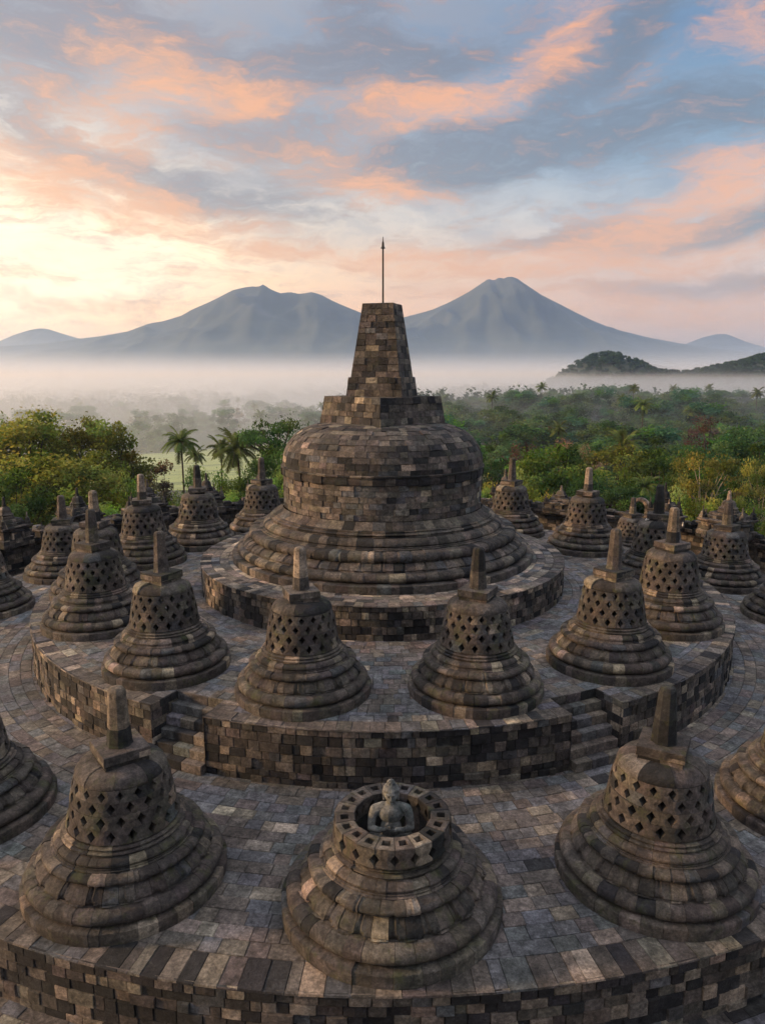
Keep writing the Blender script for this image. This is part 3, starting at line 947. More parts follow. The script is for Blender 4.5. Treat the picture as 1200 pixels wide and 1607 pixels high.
for (u, v, w, lb) in ((5, 780, 1.9, 'bell-topped shrine on the outer wall at the left edge of the picture'),
                      (120, 765, 1.9, 'tallest dark shrine on the left wall, in front of the yellow-green trees'),
                      (230, 752, 1.9, 'bell-topped shrine on the left wall under the pale green field'),
                      (323, 742, 1.9, 'bell-topped shrine on the wall to the right of the tall coconut palm trunk'),
                      (407, 733, 1.7, 'narrow shrine on the wall just behind the stupa left of the great bell'),
                      (793, 736, 1.7, 'narrow bell-topped shrine just right of the great bell dome'),
                      (881, 762, 1.9, 'squat crumbling shrine among yellow-green bushes right of the great bell'),
                      (1045, 757, 1.5, 'slender dark shrine behind the pinnacles on the right, against dark trees'),
                      (1145, 770, 2.3, 'broad shrine on the right wall below the pale-trunked tree')):
    p = at_R(u, v, 22.6)
    shrine(p, lb, w, facing(p))
FIN = [(65, 820), (97, 795), (150, 785), (182, 808), (202, 778), (256, 778), (377, 782), (1066, 790), (1108, 798), (1166, 797)]
FL = ['tiny bell finial on the left wall nearest the left-edge shrine', 'bell finial on the left wall rising just behind the farthest-left pinnacle', 'bell finial on the wall right of the tallest left shrine',
      'small low finial on the wall left of the dark stupa behind the left rim', 'thin finial on the wall left of the shrine under the green field', 'bell finial on the wall right of the shrine under the green field',
      'small finial on the wall below the acacia-like tree', 'round bell finial on the right wall between the slender shrine and the yellow bush',
      'finial on the right wall left of the broad shrine', 'finial on the right wall right of the broad shrine']
for (u, v), lb in zip(FIN, FL):
    p = at_R(u, v, 22.4)
    mb = MB(); h = p.z - .88
    hb = max(.2, h * .45)
    cham_box(mb, 0, 0, -.05, .62, .62, hb, .04, 0, pick(1, (4, 4, 1, .3, .1))[0], (.9, .9))
    cham_box(mb, 0, 0, hb - .06, .78, .78, .12, .03, 0, pick(1, (4, 4, 1, .3, .1))[0])
    bell_finial(mb, 0, 0, hb + .05, h - hb - .05, .26)
    o = mb.build('wall_finial', M_OLD, None, 40)
    o.location = (p.x, p.y, .88); o.rotation_euler = (0, 0, facing(p))
    tag(o, lb, 'finial', 'bell finials along the gallery wall')
# ruined arch and fallen stones on the right wall
pa = at_R(1004, 800, 23.2)
ar = empty('ruined_arch', (pa.x, pa.y, .9), facing(pa)); tag(ar, 'small ruined stone arch on the right wall, reddish brown', 'arch')
for s in (-1, 1):
    mb = MB()
    for k in range(4): cham_box(mb, s * .5, 0, -.1 + k * .2, .26, .4, .19, .03, random.uniform(-.1, .1), pick(1, (1, 3, 4, 1, 0))[0])
    mb.build('pier', M_OLD, ar)
mb = MB()
for k in range(7):
    a = PI * (k + .5) / 7
    sub = MB(); cham_box(sub, 0, 0, -.11, .26, .4, .22, .03, 0, pick(1, (1, 3, 4, 1, 0))[0])
    v = sub.v[0]; ca, sa = math.cos(a - PI / 2 + PI / 2), math.sin(a)
    th = a - PI / 2
    x = v[:, 0] * math.cos(th) - v[:, 2] * math.sin(th) + .5 * math.cos(a)
    z = v[:, 0] * math.sin(th) + v[:, 2] * math.cos(th) + .5 * math.sin(a) + .7
    mb.add(np.stack([x, v[:, 1], z], 1), sub.f4[0], sub.f3[0], sub.c[0])
mb.build('arch_ring', M_OLD, ar)
# two white birds
M_BIRD, nt, b = new_mat('white_feathers')
b.inputs['Roughness'].default_value = .8
nt.links.new(ramp(nt, noise(nt, nt.nodes.new('ShaderNodeTexCoord').outputs['Object'], 14, 3), [(.3, (.55, .5, .45)), (.7, (.8, .77, .72))]), b.inputs['Base Color'])
M_BILL, _, b2 = new_mat('yellow_bill'); b2.inputs['Base Color'].default_value = (.5, .3, .05, 1)
def bird(p, rz, label):
    mb = MB()
    ellipsoid(mb, (0, 0, .17), (.075, .15, .085), 12, 9, Matrix.Rotation(RAD(-38), 3, 'X'))
    chain(mb, [(0, -.08, .24), (0, -.12, .32), (0, -.10, .40)], [.045, .03, .028]); ellipsoid(mb, (0, -.115, .415), (.032, .045, .034))
    chain(mb, [(0, .10, .10), (0, .19, .03)], [.05, .02])
    for s in (-1, 1): limb(mb, (s * .03, 0, .10), (s * .03, -.01, 0), .012, .008)
    t = mb.build('tmp', M_BIRD)
    r = t.modifiers.new('r', 'REMESH'); r.mode = 'VOXEL'; r.voxel_size = .011
    s_ = t.modifiers.new('s', 'SMOOTH'); s_.iterations = 4
    me = bpy.data.meshes.new_from_object(t.evaluated_get(bpy.context.evaluated_depsgraph_get()))
    bpy.data.objects.remove(t); me.shade_smooth(); me.materials.clear(); me.materials.append(M_BIRD)
    root = empty('white_bird', p, rz); root.scale = (.72,) * 3; tag(root, label, 'bird', 'white birds perched on the stones')
    o = bpy.data.objects.new('body', me); COL.objects.link(o); o.parent = root
    mb = MB(); tube(mb, [(0, -.15, .415), (0, -.22, .405)], [.012, .003], 6); mb.build('bill', M_BILL, root)
a_ = RAD(88)
bird((S2 * math.sin(a_) - .50, -S2 * math.cos(a_) - .12, H2 + 2.52), .6, 'white bird perched by the stone block of the half hidden right stupa')
pb = at_R(1071, 825, 22.2)
bird((pb.x, pb.y, .98), -.4, 'white bird perched on the right gallery wall beside a tall pinnacle')

# ------------------------------------------------------------------ terrain
def sstep(x, a, b):
    t = np.clip((x - a) / (b - a), 0, 1); return t * t * (3 - 2 * t)
def wob(x, y, s, seed=0):
    return (np.sin(x / s + 1.3 + seed) * np.cos(y / (s * 1.3) + seed * 2.1) + .6 * np.sin(x / (s * .47) - y / (s * .6) + seed) + .35 * np.cos(x / (s * .23) + y / (s * .27) + 2 * seed)) / 1.6
def tz(x, y):
    x = np.asarray(x, float); y = np.asarray(y, float)
    r = np.hypot(x, y)
    z = Z0 - .35 - 11.5 * sstep(r, 27, 62) - 7 * sstep(r, 55, 160) - 8 * sstep(r, 150, 330)
    far = sstep(r, 90, 400)
    d = lambda cx, cy, sx, sy: np.exp(-(((x - cx) / sx) ** 2 + ((y - cy) / sy) ** 2) / 2)
    z = z + 16 * d(110, 320, 115, 95) + 4 * d(260, 330, 130, 110)
    z = z + 34 * d(264, 880, 34, 90) + 12 * d(290, 870, 95, 80) + 5 * d(200, 900, 130, 100)
    z = z + 90 * d(585, 800, 145, 120)
    z = z + 62 * d(800, 2350, 170, 200)
    z = z + far * 2.2 * wob(x, y, 90, 1) * sstep(r, 200, 500)
    return z
nr_, na_ = 120, 300
rr = 24 * (6000 / 24) ** (np.arange(nr_) / (nr_ - 1))
aa = np.linspace(0, 2 * PI, na_, endpoint=False)
A_, R_ = np.meshgrid(aa, rr)
X, Y = R_ * np.sin(A_), R_ * np.cos(A_)
V = np.stack([X, Y, tz(X, Y)], -1).reshape(-1, 3)
i, j = np.meshgrid(np.arange(nr_ - 1), np.arange(na_), indexing='ij')
F = np.stack([i * na_ + j, i * na_ + (j + 1) % na_, (i + 1) * na_ + (j + 1) % na_, (i + 1) * na_ + j], -1).reshape(-1, 4)
M_GROUND, nt, b = new_mat('forest_floor')
tc = nt.nodes.new('ShaderNodeTexCoord'); V_ = tc.outputs['Object']
c = ramp(nt, noise(nt, V_, .02, 8, .7), [(.3, (.010, .018, .007)), (.5, (.018, .030, .010)), (.7, (.028, .040, .014))])
c = mixc(nt, 1, c, ramp(nt, noise(nt, V_, .6, 6, .7), [(.3, (.6,) * 3), (.7, (1.35,) * 3)]), 'MULTIPLY')
nt.links.new(c, b.inputs['Base Color']); b.inputs['Roughness'].default_value = .95
mb = MB(); mb.add(V, F); o = mb.build('ground', M_GROUND, None, 180); tag(o, kind='structure')
# pale rice field on the left
M_FIELD, nt, b = new_mat('rice_field')
tc = nt.nodes.new('ShaderNodeTexCoord'); V_ = tc.outputs['Object']
mp = nt.nodes.new('ShaderNodeMapping'); mp.inputs['Scale'].default_value = (.12, 1, 1); mp.inputs['Rotation'].default_value = (0, 0, .3); nt.links.new(V_, mp.inputs[0])
c = ramp(nt, noise(nt, mp.outputs[0], .16, 6, .7), [(.38, (.08, .11, .03)), (.46, (.20, .24, .06)), (.54, (.26, .30, .08)), (.62, (.14, .17, .05))])
nt.links.new(c, b.inputs['Base Color']); b.inputs['Roughness'].default_value = .9
gx, gy = np.meshgrid(np.linspace(-150, -25, 30), np.linspace(150, 285, 30), indexing='ij')
gx = gx + 6 * wob(gy, gx, 30, 3); gy = gy + 8 * wob(gx, gy, 40, 5)
V = np.stack([gx, gy, tz(gx, gy) + .25], -1).reshape(-1, 3)
i, j = np.meshgrid(np.arange(29), np.arange(29), indexing='ij')
F = np.stack([i * 30 + j, (i + 1) * 30 + j, (i + 1) * 30 + j + 1, i * 30 + j + 1], -1).reshape(-1, 4)
mb = MB(); mb.add(V, F); tag(mb.build('field', M_FIELD, None, 180), kind='structure')

# ------------------------------------------------------------------ mountains
M_MT, nt, b = new_mat('mountain_slope')
tc = nt.nodes.new('ShaderNodeTexCoord'); V_ = tc.outputs['Object']
c = ramp(nt, noise(nt, V_, .004, 8, .65), [(.35, (.02, .03, .022)), (.55, (.045, .055, .035)), (.75, (.075, .075, .06))])
nt.links.new(c, b.inputs['Base Color']); b.inputs['Roughness'].default_value = 1
def mountain(pts, y0, half, seed, pexp=1.15):
    P = [at(u, v, y0) for u, v in pts]
    px = np.array([p.x for p in P]); pz = np.array([p.z for p in P])
    x0, x1 = px[0] - 500, px[-1] + 500
    px = np.concatenate([[x0], px, [x1]]); pz = np.concatenate([[-40], pz, [-40]])
    nx, ny = 260, 70
    gx = np.linspace(x0, x1, nx); gy = np.concatenate([-np.linspace(1, 0, 45) ** 1.4, (np.linspace(0, 1, 26)[1:]) ** 1.4]); ny = len(gy)
    GX, GY = np.meshgrid(gx, gy, indexing='ij')
    # smooth the profile more the farther down the flank
    Z = np.interp(gx, px, pz)
    k = np.ones(61) / 61; Zs = np.convolve(np.pad(Z, 30, 'edge'), k, 'valid')
    f = np.abs(GY)
    mixf = sstep(f, 0, .6)
    prof = (Z[:, None] * (1 - mixf) + Zs[:, None] * mixf) + 40
    g = (1 - f) ** pexp
    rg = np.random.default_rng(seed)
    from mathutils import noise as mn
    gul = np.empty_like(GX)
    for a in range(nx):
        for b in range(ny):
            gul[a, b] = mn.ridged_multi_fractal(Vector((GX[a, b] / 260, GY[a, b] * half / 520, seed * 3.7)), 1.0, 2.1, 6, 1.0, 2.0)
    gul = (gul - gul.mean()) / gul.std()
    H = prof * g * (1 + gul * .055 * sstep(f, 0.0, .16))
    V = np.stack([GX, y0 + GY * half, H - 40 + 0 * GX], -1).reshape(-1, 3)
    i, j = np.meshgrid(np.arange(nx - 1), np.arange(ny - 1), indexing='ij')
    F = np.stack([i * ny + j, (i + 1) * ny + j, (i + 1) * ny + j + 1, i * ny + j + 1], -1).reshape(-1, 4)
    mb = MB(); mb.add(V, F)
    tag(mb.build('mountain', M_MT, None, 180), kind='structure')
mountain([(-120, 545), (-40, 542), (0, 535), (20, 526), (45, 518), (62, 515), (75, 516), (90, 521), (120, 530), (160, 537), (260, 548)], 4700, 500, 3)
mountain([(-260, 560), (-120, 552), (0, 543), (60, 540), (120, 532), (160, 527), (200, 520), (235, 507), (255, 504), (285, 495), (300, 486), (330, 473), (350, 463), (365, 455), (382, 451), (395, 449), (405, 450), (413, 446), (425, 454), (440, 460), (455, 458), (470, 461), (490, 458), (505, 463), (520, 471), (535, 478), (565, 490), (600, 506), (640, 520), (700, 540), (820, 556)], 3900, 1250, 5)
mountain([(480, 545), (560, 520), (600, 508), (640, 496), (660, 491), (680, 485), (705, 474), (720, 466), (735, 458), (750, 448), (765, 438), (770, 438), (775, 440), (783, 435), (790, 437), (796, 434), (803, 434), (812, 437), (820, 443), (835, 453), (850, 463), (880, 478), (905, 491), (930, 503), (960, 515), (1020, 530), (1080, 541), (1150, 550), (1300, 560)], 4300, 1350, 8, 1.25)
mountain([(1000, 548), (1060, 545), (1080, 538), (1100, 530), (1112, 527), (1125, 524), (1140, 524), (1150, 528), (1170, 536), (1200, 545), (1280, 550)], 4900, 500, 9)

# ------------------------------------------------------------------ vegetation
def leaf_material(name, trans=.35):
    m = bpy.data.materials.new(name); m.use_nodes = True
    nt = m.node_tree; nt.nodes.clear()
    out = nt.nodes.new('ShaderNodeOutputMaterial')
    a = nt.nodes.new('ShaderNodeAttribute'); a.attribute_name = 'stone'
    oi = nt.nodes.new('ShaderNodeObjectInfo')
    c = a.outputs['Color']
    hv = nt.nodes.new('ShaderNodeHueSaturation'); nt.links.new(c, hv.inputs['Color'])
    nt.links.new(mth(nt, 'MULTIPLY_ADD', oi.outputs['Random'], .02, .49), hv.inputs['Hue'])
    nt.links.new(mth(nt, 'MULTIPLY_ADD', oi.outputs['Random'], .45, .8), hv.inputs['Value'])
    d = nt.nodes.new('ShaderNodeBsdfDiffuse'); t = nt.nodes.new('ShaderNodeBsdfTranslucent'); mx = nt.nodes.new('ShaderNodeMixShader')
    nt.links.new(hv.outputs[0], d.inputs[0]); nt.links.new(hv.outputs[0], t.inputs[0])
    mx.inputs[0].default_value = trans
    nt.links.new(d.outputs[0], mx.inputs[1]); nt.links.new(t.outputs[0], mx.inputs[2]); nt.links.new(mx.outputs[0], out.inputs[0])
    return m
M_LEAF = leaf_material('leaves', .5)
def bark(name, c0, c1):
    m, nt, b = new_mat(name)
    tc = nt.nodes.new('ShaderNodeTexCoord')
    mp = nt.nodes.new('ShaderNodeMapping'); mp.inputs['Scale'].default_value = (1, 1, .25); nt.links.new(tc.outputs['Object'], mp.inputs[0])
    nt.links.new(ramp(nt, noise(nt, mp.outputs[0], 5, 6, .7), [(.3, c0), (.7, c1)]), b.inputs['Base Color'])
    b.inputs['Roughness'].default_value = .95
    return m
M_BARK = bark('bark', (.025, .019, .014), (.09, .07, .05))
M_PALE = bark('pale_bark', (.22, .17, .11), (.42, .34, .24))

def leaf_quads(mb, C, size, cols, rg, up=.5, aspect=.55):
    n = len(C)
    nrm = rg.normal(0, 1, (n, 3)); nrm[:, 2] = np.abs(nrm[:, 2]) + up; nrm /= np.linalg.norm(nrm, axis=1)[:, None]
    t = rg.normal(0, 1, (n, 3)); t -= nrm * (t * nrm).sum(1)[:, None]; t /= np.linalg.norm(t, axis=1)[:, None]
    s = np.cross(nrm, t)
    L = (size * rg.uniform(.6, 1.35, n))[:, None]
    V = np.stack([C - t * L * .5, C + s * L * aspect * .5, C + t * L * .5, C - s * L * aspect * .5], 1)
    F = np.arange(n * 4).reshape(n, 4)
    mb.add(V.reshape(-1, 3), F, None, np.repeat(cols, 4, 0))

def tree_meshes(seed, H=15, W=5.5, nclump=34, per=230, leaf=.42, low=.3, flat=.75, hue=(.05, .085, .018), shape='round', barkm=None, limbs=True, spread=1.0):
    rg = np.random.default_rng(seed)
    cr = MB(); tr = MB()
    base = Vector((0, 0, -1.5)); fork = Vector((rg.normal(0, .3), rg.normal(0, .3), H * (low + .08)))
    tr_r = H * .018 + .05
    tube(tr, [base, (0, 0, H * low * .5), fork], [tr_r * 1.4, tr_r, tr_r * .85], 8)
    zc = H * (low + 1) / 2; hz = H * (1 - low) / 2 * .92
    cen = []
    for k in range(nclump):
        for _ in range(30):
            d = rg.normal(0, 1, 3); d /= np.linalg.norm(d)
            q = rg.uniform(.35, 1) ** .6
            if shape == 'round': p = np.array((d[0] * W * q, d[1] * W * q, zc + d[2] * hz * q))
            elif shape == 'flat':
                p = np.array((d[0] * W * q, d[1] * W * q, H * .93 - abs(d[2]) * H * .30 * rg.uniform(.2, 1) - .12 * H * (q ** 2)))
            elif shape == 'tall': p = np.array((d[0] * W * q * .7, d[1] * W * q * .7, zc + d[2] * hz * q))
            elif shape == 'airy': p = np.array((d[0] * W * q, d[1] * W * q, zc + d[2] * hz * (q ** .7)))
            if all(np.linalg.norm(p - c) > W * .22 for c in cen): break
        cen.append(p)
    for p in cen:
        rc = W * rg.uniform(.17, .30) * spread
        n = int(per * rg.uniform(.7, 1.3))
        d = rg.normal(0, 1, (n, 3)); d /= np.linalg.norm(d, axis=1)[:, None]
        q = rg.uniform(0, 1, n) ** .45
        C = p + d * (q * rc)[:, None] * np.array((1.15, 1.15, flat * .8))
        # ragged twigs: push some leaves outwards
        k = rg.random(n) < .12; C[k] += d[k] * rc * .45
        h = np.array(hue) * np.clip(rg.normal(1, .34), .35, 1.9) * np.array((rg.normal(1, .14), 1, rg.normal(1, .2)))
        cols = np.clip(h[None] * rg.normal(1, .22, (n, 1)), .006, .4) * np.stack([rg.normal(1, .1, n), np.ones(n), np.ones(n)], 1)
        leaf_quads(cr, C, leaf, cols, rg)
        if limbs and rg.random() < .8:
            a = Vector(fork); b_ = Vector(p); m1 = a.lerp(b_, .5) + Vector((rg.normal(0, .3), rg.normal(0, .3), H * .03))
            tube(tr, [a.lerp(Vector((0, 0, H * low * .6)), .2), m1, b_ - Vector((0, 0, rc * .2))], [tr_r * .5, tr_r * .3, tr_r * .1], 5)
    return cr.mesh('crown', M_LEAF), tr.mesh('trunk', barkm or M_BARK)

def palm_meshes(seed, H=14, nf=24, FL=4.2, hue=(.13, .17, .045)):
    rg = np.random.default_rng(seed)
    cr = MB(); tr = MB()
    lean = Vector((rg.normal(0, .22), rg.normal(0, .22), 0))
    pts = [Vector((0, 0, -1.5)) + Vector((0, 0, (H + 1.5) * t)) + lean * t * t for t in np.linspace(0, 1, 7)]
    tube(tr, pts, [.22, .16, .14, .13, .125, .12, .14], 8)
    top = pts[-1]
    for k in range(nf):
        az = 2 * PI * k / nf * 2.6 + rg.normal(0, .2); el = RAD(rg.uniform(-35, 78)) if k % 3 else RAD(rg.uniform(10, 80))
        d = Vector((math.cos(az) * math.cos(el), math.sin(az) * math.cos(el), math.sin(el)))
        L = FL * rg.uniform(.8, 1.1); n = 34
        p = Vector(top); P = [p.copy()]
        for s in range(n):
            d = (d + Vector((0, 0, (-.055 - .035 * s / n) * 22 / n))).normalized(); p = p + d * L / n; P.append(p.copy())
        tube(tr, P[:n:5] + [P[-1]], [.035] * (len(P[:n:5])) + [.01], 4, (.09, .1, .04))
        side = d.cross(Vector((0, 0, 1))).normalized()
        h = np.array(hue) * rg.normal(1, .2)
        V = []; F = []
        for s in range(2, n + 1):
            t = s / n; dd = (P[s] - P[s - 1]).normalized()
            sd = dd.cross(Vector((0, 0, 1)));
            sd = sd.normalized() if sd.length > .1 else side
            ll = .95 * math.sin(PI * min(1, t * .85 + .12)) ** .6 * (FL / 4.2)
            for g in (-1, 1):
                tip = P[s] + sd * g * ll * .8 + dd * ll * .45 + Vector((0, 0, -ll * rg.uniform(.25, .6)))
                w = dd * .055
                b0 = len(V); V += [tuple(P[s] - w), tuple(P[s] + w), tuple(tip + w * .3), tuple(tip - w * .3)]; F.append((b0, b0 + 1, b0 + 2, b0 + 3))
        cr.add(V, F, None, np.clip(h * rg.normal(1, .15), .01, .4))
    return cr.mesh('crown', M_LEAF), tr.mesh('trunk', M_BARK)

def place(meshes, name, x, y, z, s, rz, label, cat='tree', group=None, sw=None):
    r = empty(name, (x, y, z), rz); tag(r, label, cat, group)
    r.scale = (s * (sw or 1), s * (sw or 1), s)
    for nm, me in zip(('crown', 'trunk'), meshes):
        o = bpy.data.objects.new(nm, me); COL.objects.link(o); o.parent = r
    return r

OL = (.22, .235, .045); GR = (.095, .155, .035); DK = (.055, .10, .035); YG = (.17, .19, .04); BR = (.16, .105, .075); LG = (.17, .25, .055)
T = {
 'olive': tree_meshes(1, 15, 6, 85, 300, .44, .05, .85, OL, spread=1.15),
 'olive2': tree_meshes(2, 15, 5, 70, 260, .40, .08, .85, OL, 'airy', spread=1.05),
 'green': tree_meshes(3, 14, 6, 60, 280, .40, .02, .75, GR),
 'dark': tree_meshes(4, 14, 6, 60, 280, .38, .02, .75, DK),
 'dark2': tree_meshes(14, 14, 5.5, 40, 250, .36, .12, .6, (.048, .092, .028)),
 'yellow': tree_meshes(5, 11, 5, 36, 210, .36, .2, .7, YG),
 'brown': tree_meshes(6, 12, 3.6, 26, 90, .30, .25, .9, BR, 'tall'),
 'dry': tree_meshes(7, 12, 5, 30, 90, .28, .3, .8, (.20, .14, .09)),
 'flat': tree_meshes(8, 15, 6.5, 30, 230, .36, .5, .45, (.085, .17, .045), 'flat'),
 'pale': tree_meshes(9, 13, 5.5, 26, 260, .36, .38, .6, (.17, .175, .045), 'airy', M_PALE),
 'bush': tree_meshes(10, 7, 4.5, 34, 200, .30, .0, .8, LG),
 'bush2': tree_meshes(11, 8, 3.2, 26, 190, .30, .0, .9, (.13, .105, .06), 'tall'),
 'bushy': tree_meshes(12, 7, 5, 34, 200, .30, .0, .75, (.17, .20, .045)),
}
HT = dict(olive=15, olive2=15, green=14, dark=14, dark2=14, yellow=11, brown=12, dry=12, flat=15, pale=13, bush=7, bush2=8, bushy=7)
WD = dict(olive=14, olive2=12, green=14, dark=14, dark2=13, yellow=12, brown=6.5, dry=11.5, flat=15, pale=13, bush=10.5, bush2=6.5, bushy=11.5)
PALMS = [palm_meshes(1, 14, 30, 3.1), palm_meshes(2, 13, 28, 2.9), palm_meshes(3, 12, 34, 3.5)]
for k_ in T:
    co = np.empty(len(T[k_][0].vertices) * 3); T[k_][0].vertices.foreach_get('co', co); co = co.reshape(-1, 3)
    HT[k_] = float(np.percentile(co[:, 2], 99.3)); WD[k_] = 2 * float(np.percentile(np.hypot(co[:, 0], co[:, 1]), 93))
near = [
 # key, u, v_top, width px, y, name, label
 ('olive', 38, 655, 175, 62, 'broadleaf_tree', 'huge hazy olive-gold tree filling the left edge above the shrines'),
 ('olive2', 158, 662, 130, 60, 'broadleaf_tree', 'tall airy golden-green tree right of the huge one at the left edge'),
 ('olive', 95, 720, 170, 44, 'broadleaf_tree', 'dense yellow-green tree low behind the left wall shrines'),
 ('green', 5, 742, 150, 38, 'broadleaf_tree', 'nearest left tree with drooping bright boughs at the left edge'),
 ('bush', 190, 742, 90, 52, 'bush', 'green leafy bush right of the left golden trees, beside the field'),
 ('bush2', 243, 727, 62, 84, 'bush', 'rounded brownish bush standing before the pale green field'),
 ('bush', 150, 790, 110, 30, 'bush', 'low bright bush behind the tallest left shrine'),
 ('bushy', 262, 775, 60, 42, 'bush', 'small yellow-green bush behind the wall left of the tall coconut palm'),
 ('bush', 330, 735, 90, 66, 'bush', 'leafy green bush at the foot of the tall coconut palm'),
 ('green', 372, 752, 80, 50, 'bush', 'dark green bush between the coconut palms and the acacia-like tree'),
 ('flat', 432, 658, 112, 64, 'acacia_tree', 'flat-topped feathery green tree left of the great dome'),
 ('green', 425, 708, 100, 58, 'broadleaf_tree', 'green understorey tree beneath the flat-topped one'),
 ('bush', 345, 775, 90, 36, 'bush', 'low green bush behind the wall under the coconut palms'),
 ('bush', 455, 745, 70, 40, 'bush', 'low green bush tucked against the left side of the great bell'),
 ('dark2', 768, 702, 80, 72, 'broadleaf_tree', 'dull dark tree just right of the great dome'),
 ('bush', 775, 770, 55, 38, 'bush', 'small light green bush beside the narrow right shrine'),
 ('bushy', 800, 745, 90, 52, 'bush', 'yellow-green bush behind the nearest stupa right of the dome'),
 ('green', 872, 702, 140, 58, 'broadleaf_tree', 'broad tree with bright green sunlit top right of the dome'),
 ('brown', 822, 698, 62, 74, 'broadleaf_tree', 'small purplish brown tree left of the broad bright green one'),
 ('dry', 895, 690, 90, 84, 'broadleaf_tree', 'pinkish dry-leaved tree behind the broad bright green one'),
 ('bushy', 838, 762, 90, 42, 'bush', 'yellow-green bush overhanging the squat crumbling shrine'),
 ('yellow', 958, 702, 130, 74, 'broadleaf_tree', 'olive yellow tree with fine twigs in the middle of the right grove'),
 ('dark', 928, 752, 110, 50, 'broadleaf_tree', 'very dark shaded tree below the bright green one'),
 ('dark2', 1022, 690, 78, 80, 'broadleaf_tree', 'round dark green crown left of the brown withered tree'),
 ('green', 1040, 712, 120, 62, 'broadleaf_tree', 'tall vine-draped green tree in the centre of the right grove'),
 ('brown', 1106, 655, 62, 112, 'broadleaf_tree', 'reddish brown withered tree standing above the right grove'),
 ('dark', 1110, 703, 120, 70, 'broadleaf_tree', 'large black-green tree behind the pale-trunked tree'),
 ('dark', 1178, 676, 130, 70, 'broadleaf_tree', 'highest dark green tree at the right edge'),
 ('dark2', 1205, 700, 130, 54, 'broadleaf_tree', 'dark green tree cut by the right edge'),
 ('pale', 1110, 712, 100, 44, 'pale_trunk_tree', 'slim pale-trunked forked tree with sparse golden leaves'),
 ('pale', 1203, 725, 80, 46, 'pale_trunk_tree', 'sparse golden-leaved tree cut by the right edge'),
 ('bushy', 1085, 768, 90, 33, 'bush', 'bright yellow-green bush hanging over the right wall'),
 ('bush', 1180, 788, 90, 31, 'bush', 'green leafy bush on the slope right of the broad shrine'),
 ('dark2', 1045, 755, 90, 44, 'broadleaf_tree', 'dark hanging creepers and tree behind the slender shrine'),
 ('dark', 985, 765, 90, 46, 'broadleaf_tree', 'black-green low tree behind the ruined arch'),
 ('dark2', 1150, 760, 90, 40, 'broadleaf_tree', 'dark understorey tree under the pale-trunked one'),
 ('dark', 720, 745, 100, 48, 'broadleaf_tree', 'dark tree mostly hidden behind the great bell'),
]
for (k, u, v, w, y, nm, lb) in near:
    p = at(u, v, y); g = float(tz(p.x, y))
    s = (p.z - g) / HT[k]
    wm = w * (y - CAM_Y) / 1162.
    place(T[k], nm, p.x, y, g, s, random.uniform(0, 6), lb, 'tree' if nm != 'bush' else 'bush', 'trees and bushes round the temple foot', sw=wm / WD[k] / s)
for (i, u, v, y, lb) in ((0, 284, 668, 72, 'tallest coconut palm, alone left, before the pale field'), (1, 306, 698, 105, 'faint hazy coconut palm just right of the tallest one'),
                         (1, 345, 683, 84, 'slim coconut palm in the middle of the palm row'), (2, 378, 678, 68, 'full-crowned coconut palm nearest the flat-topped tree'),
                         (2, 982, 676, 96, 'ragged palm with yellow fronds above the right grove'), (0, 1014, 742, 54, 'small dark palm inside the right grove')):
    p = at(u, v, y); g = float(tz(p.x, y)); H_ = (14, 13, 12)[i] + 2.2
    place(PALMS[i], 'coconut_palm', p.x, y, g, (p.z - g) / H_, random.uniform(0, 6), lb, 'palm', 'palms near the temple')

# the wooded valley: lighter trees
MID = [tree_meshes(31, 13, 5.4, 30, 170, .62, -.05, .9, (.075, .125, .042), limbs=False, spread=1.25),
       tree_meshes(32, 14, 4.6, 28, 160, .62, -.05, .95, (.055, .105, .045), 'tall', limbs=False, spread=1.3),
       tree_meshes(33, 12, 6.0, 32, 170, .62, -.05, .8, (.09, .13, .042), limbs=False, spread=1.2),
       tree_meshes(34, 15, 5.2, 24, 150, .60, .15, .7, (.065, .12, .045), 'flat', limbs=False, spread=1.2),
       tree_meshes(35, 12, 4.2, 24, 120, .60, .0, .85, (.14, .115, .065), limbs=False, spread=1.2)]
rg = random.Random(21)
pts = []
def try_add(x, y, mind):
    if all((x - a) ** 2 + (y - b) ** 2 > mind * mind for a, b in pts): pts.append((x, y)); return True
    return False
cnt = 0
for it in range(9000):
    if cnt >= 205: break
    y = rg.uniform(95, 400); u = rg.uniform(690, 1290)
    x = (u - 600) / 1162 * (y - CAM_Y)
    if y < 150 and rg.random() < .55: continue
    if not try_add(x, y, 8.2): continue
    m = rg.choices(range(5), (4, 3, 3, .8, .6))[0]
    s = rg.uniform(.7, 1.2)
    if rg.random() < .07:
        place(PALMS[rg.randrange(3)], 'coconut_palm', x, y, float(tz(x, y)), rg.uniform(.9, 1.15), rg.uniform(0, 6), 'hazy palm standing among the trees of the right-hand wooded slope', 'palm', 'palms of the right wooded slope')
    else:
        place(MID[m], 'forest_tree', x, y, float(tz(x, y)) - .5, s, rg.uniform(0, 6), 'hazy green tree of the wooded slope on the right', 'tree', 'trees of the right wooded slope', sw=rg.uniform(1.05, 1.5))
    cnt += 1
cnt = 0
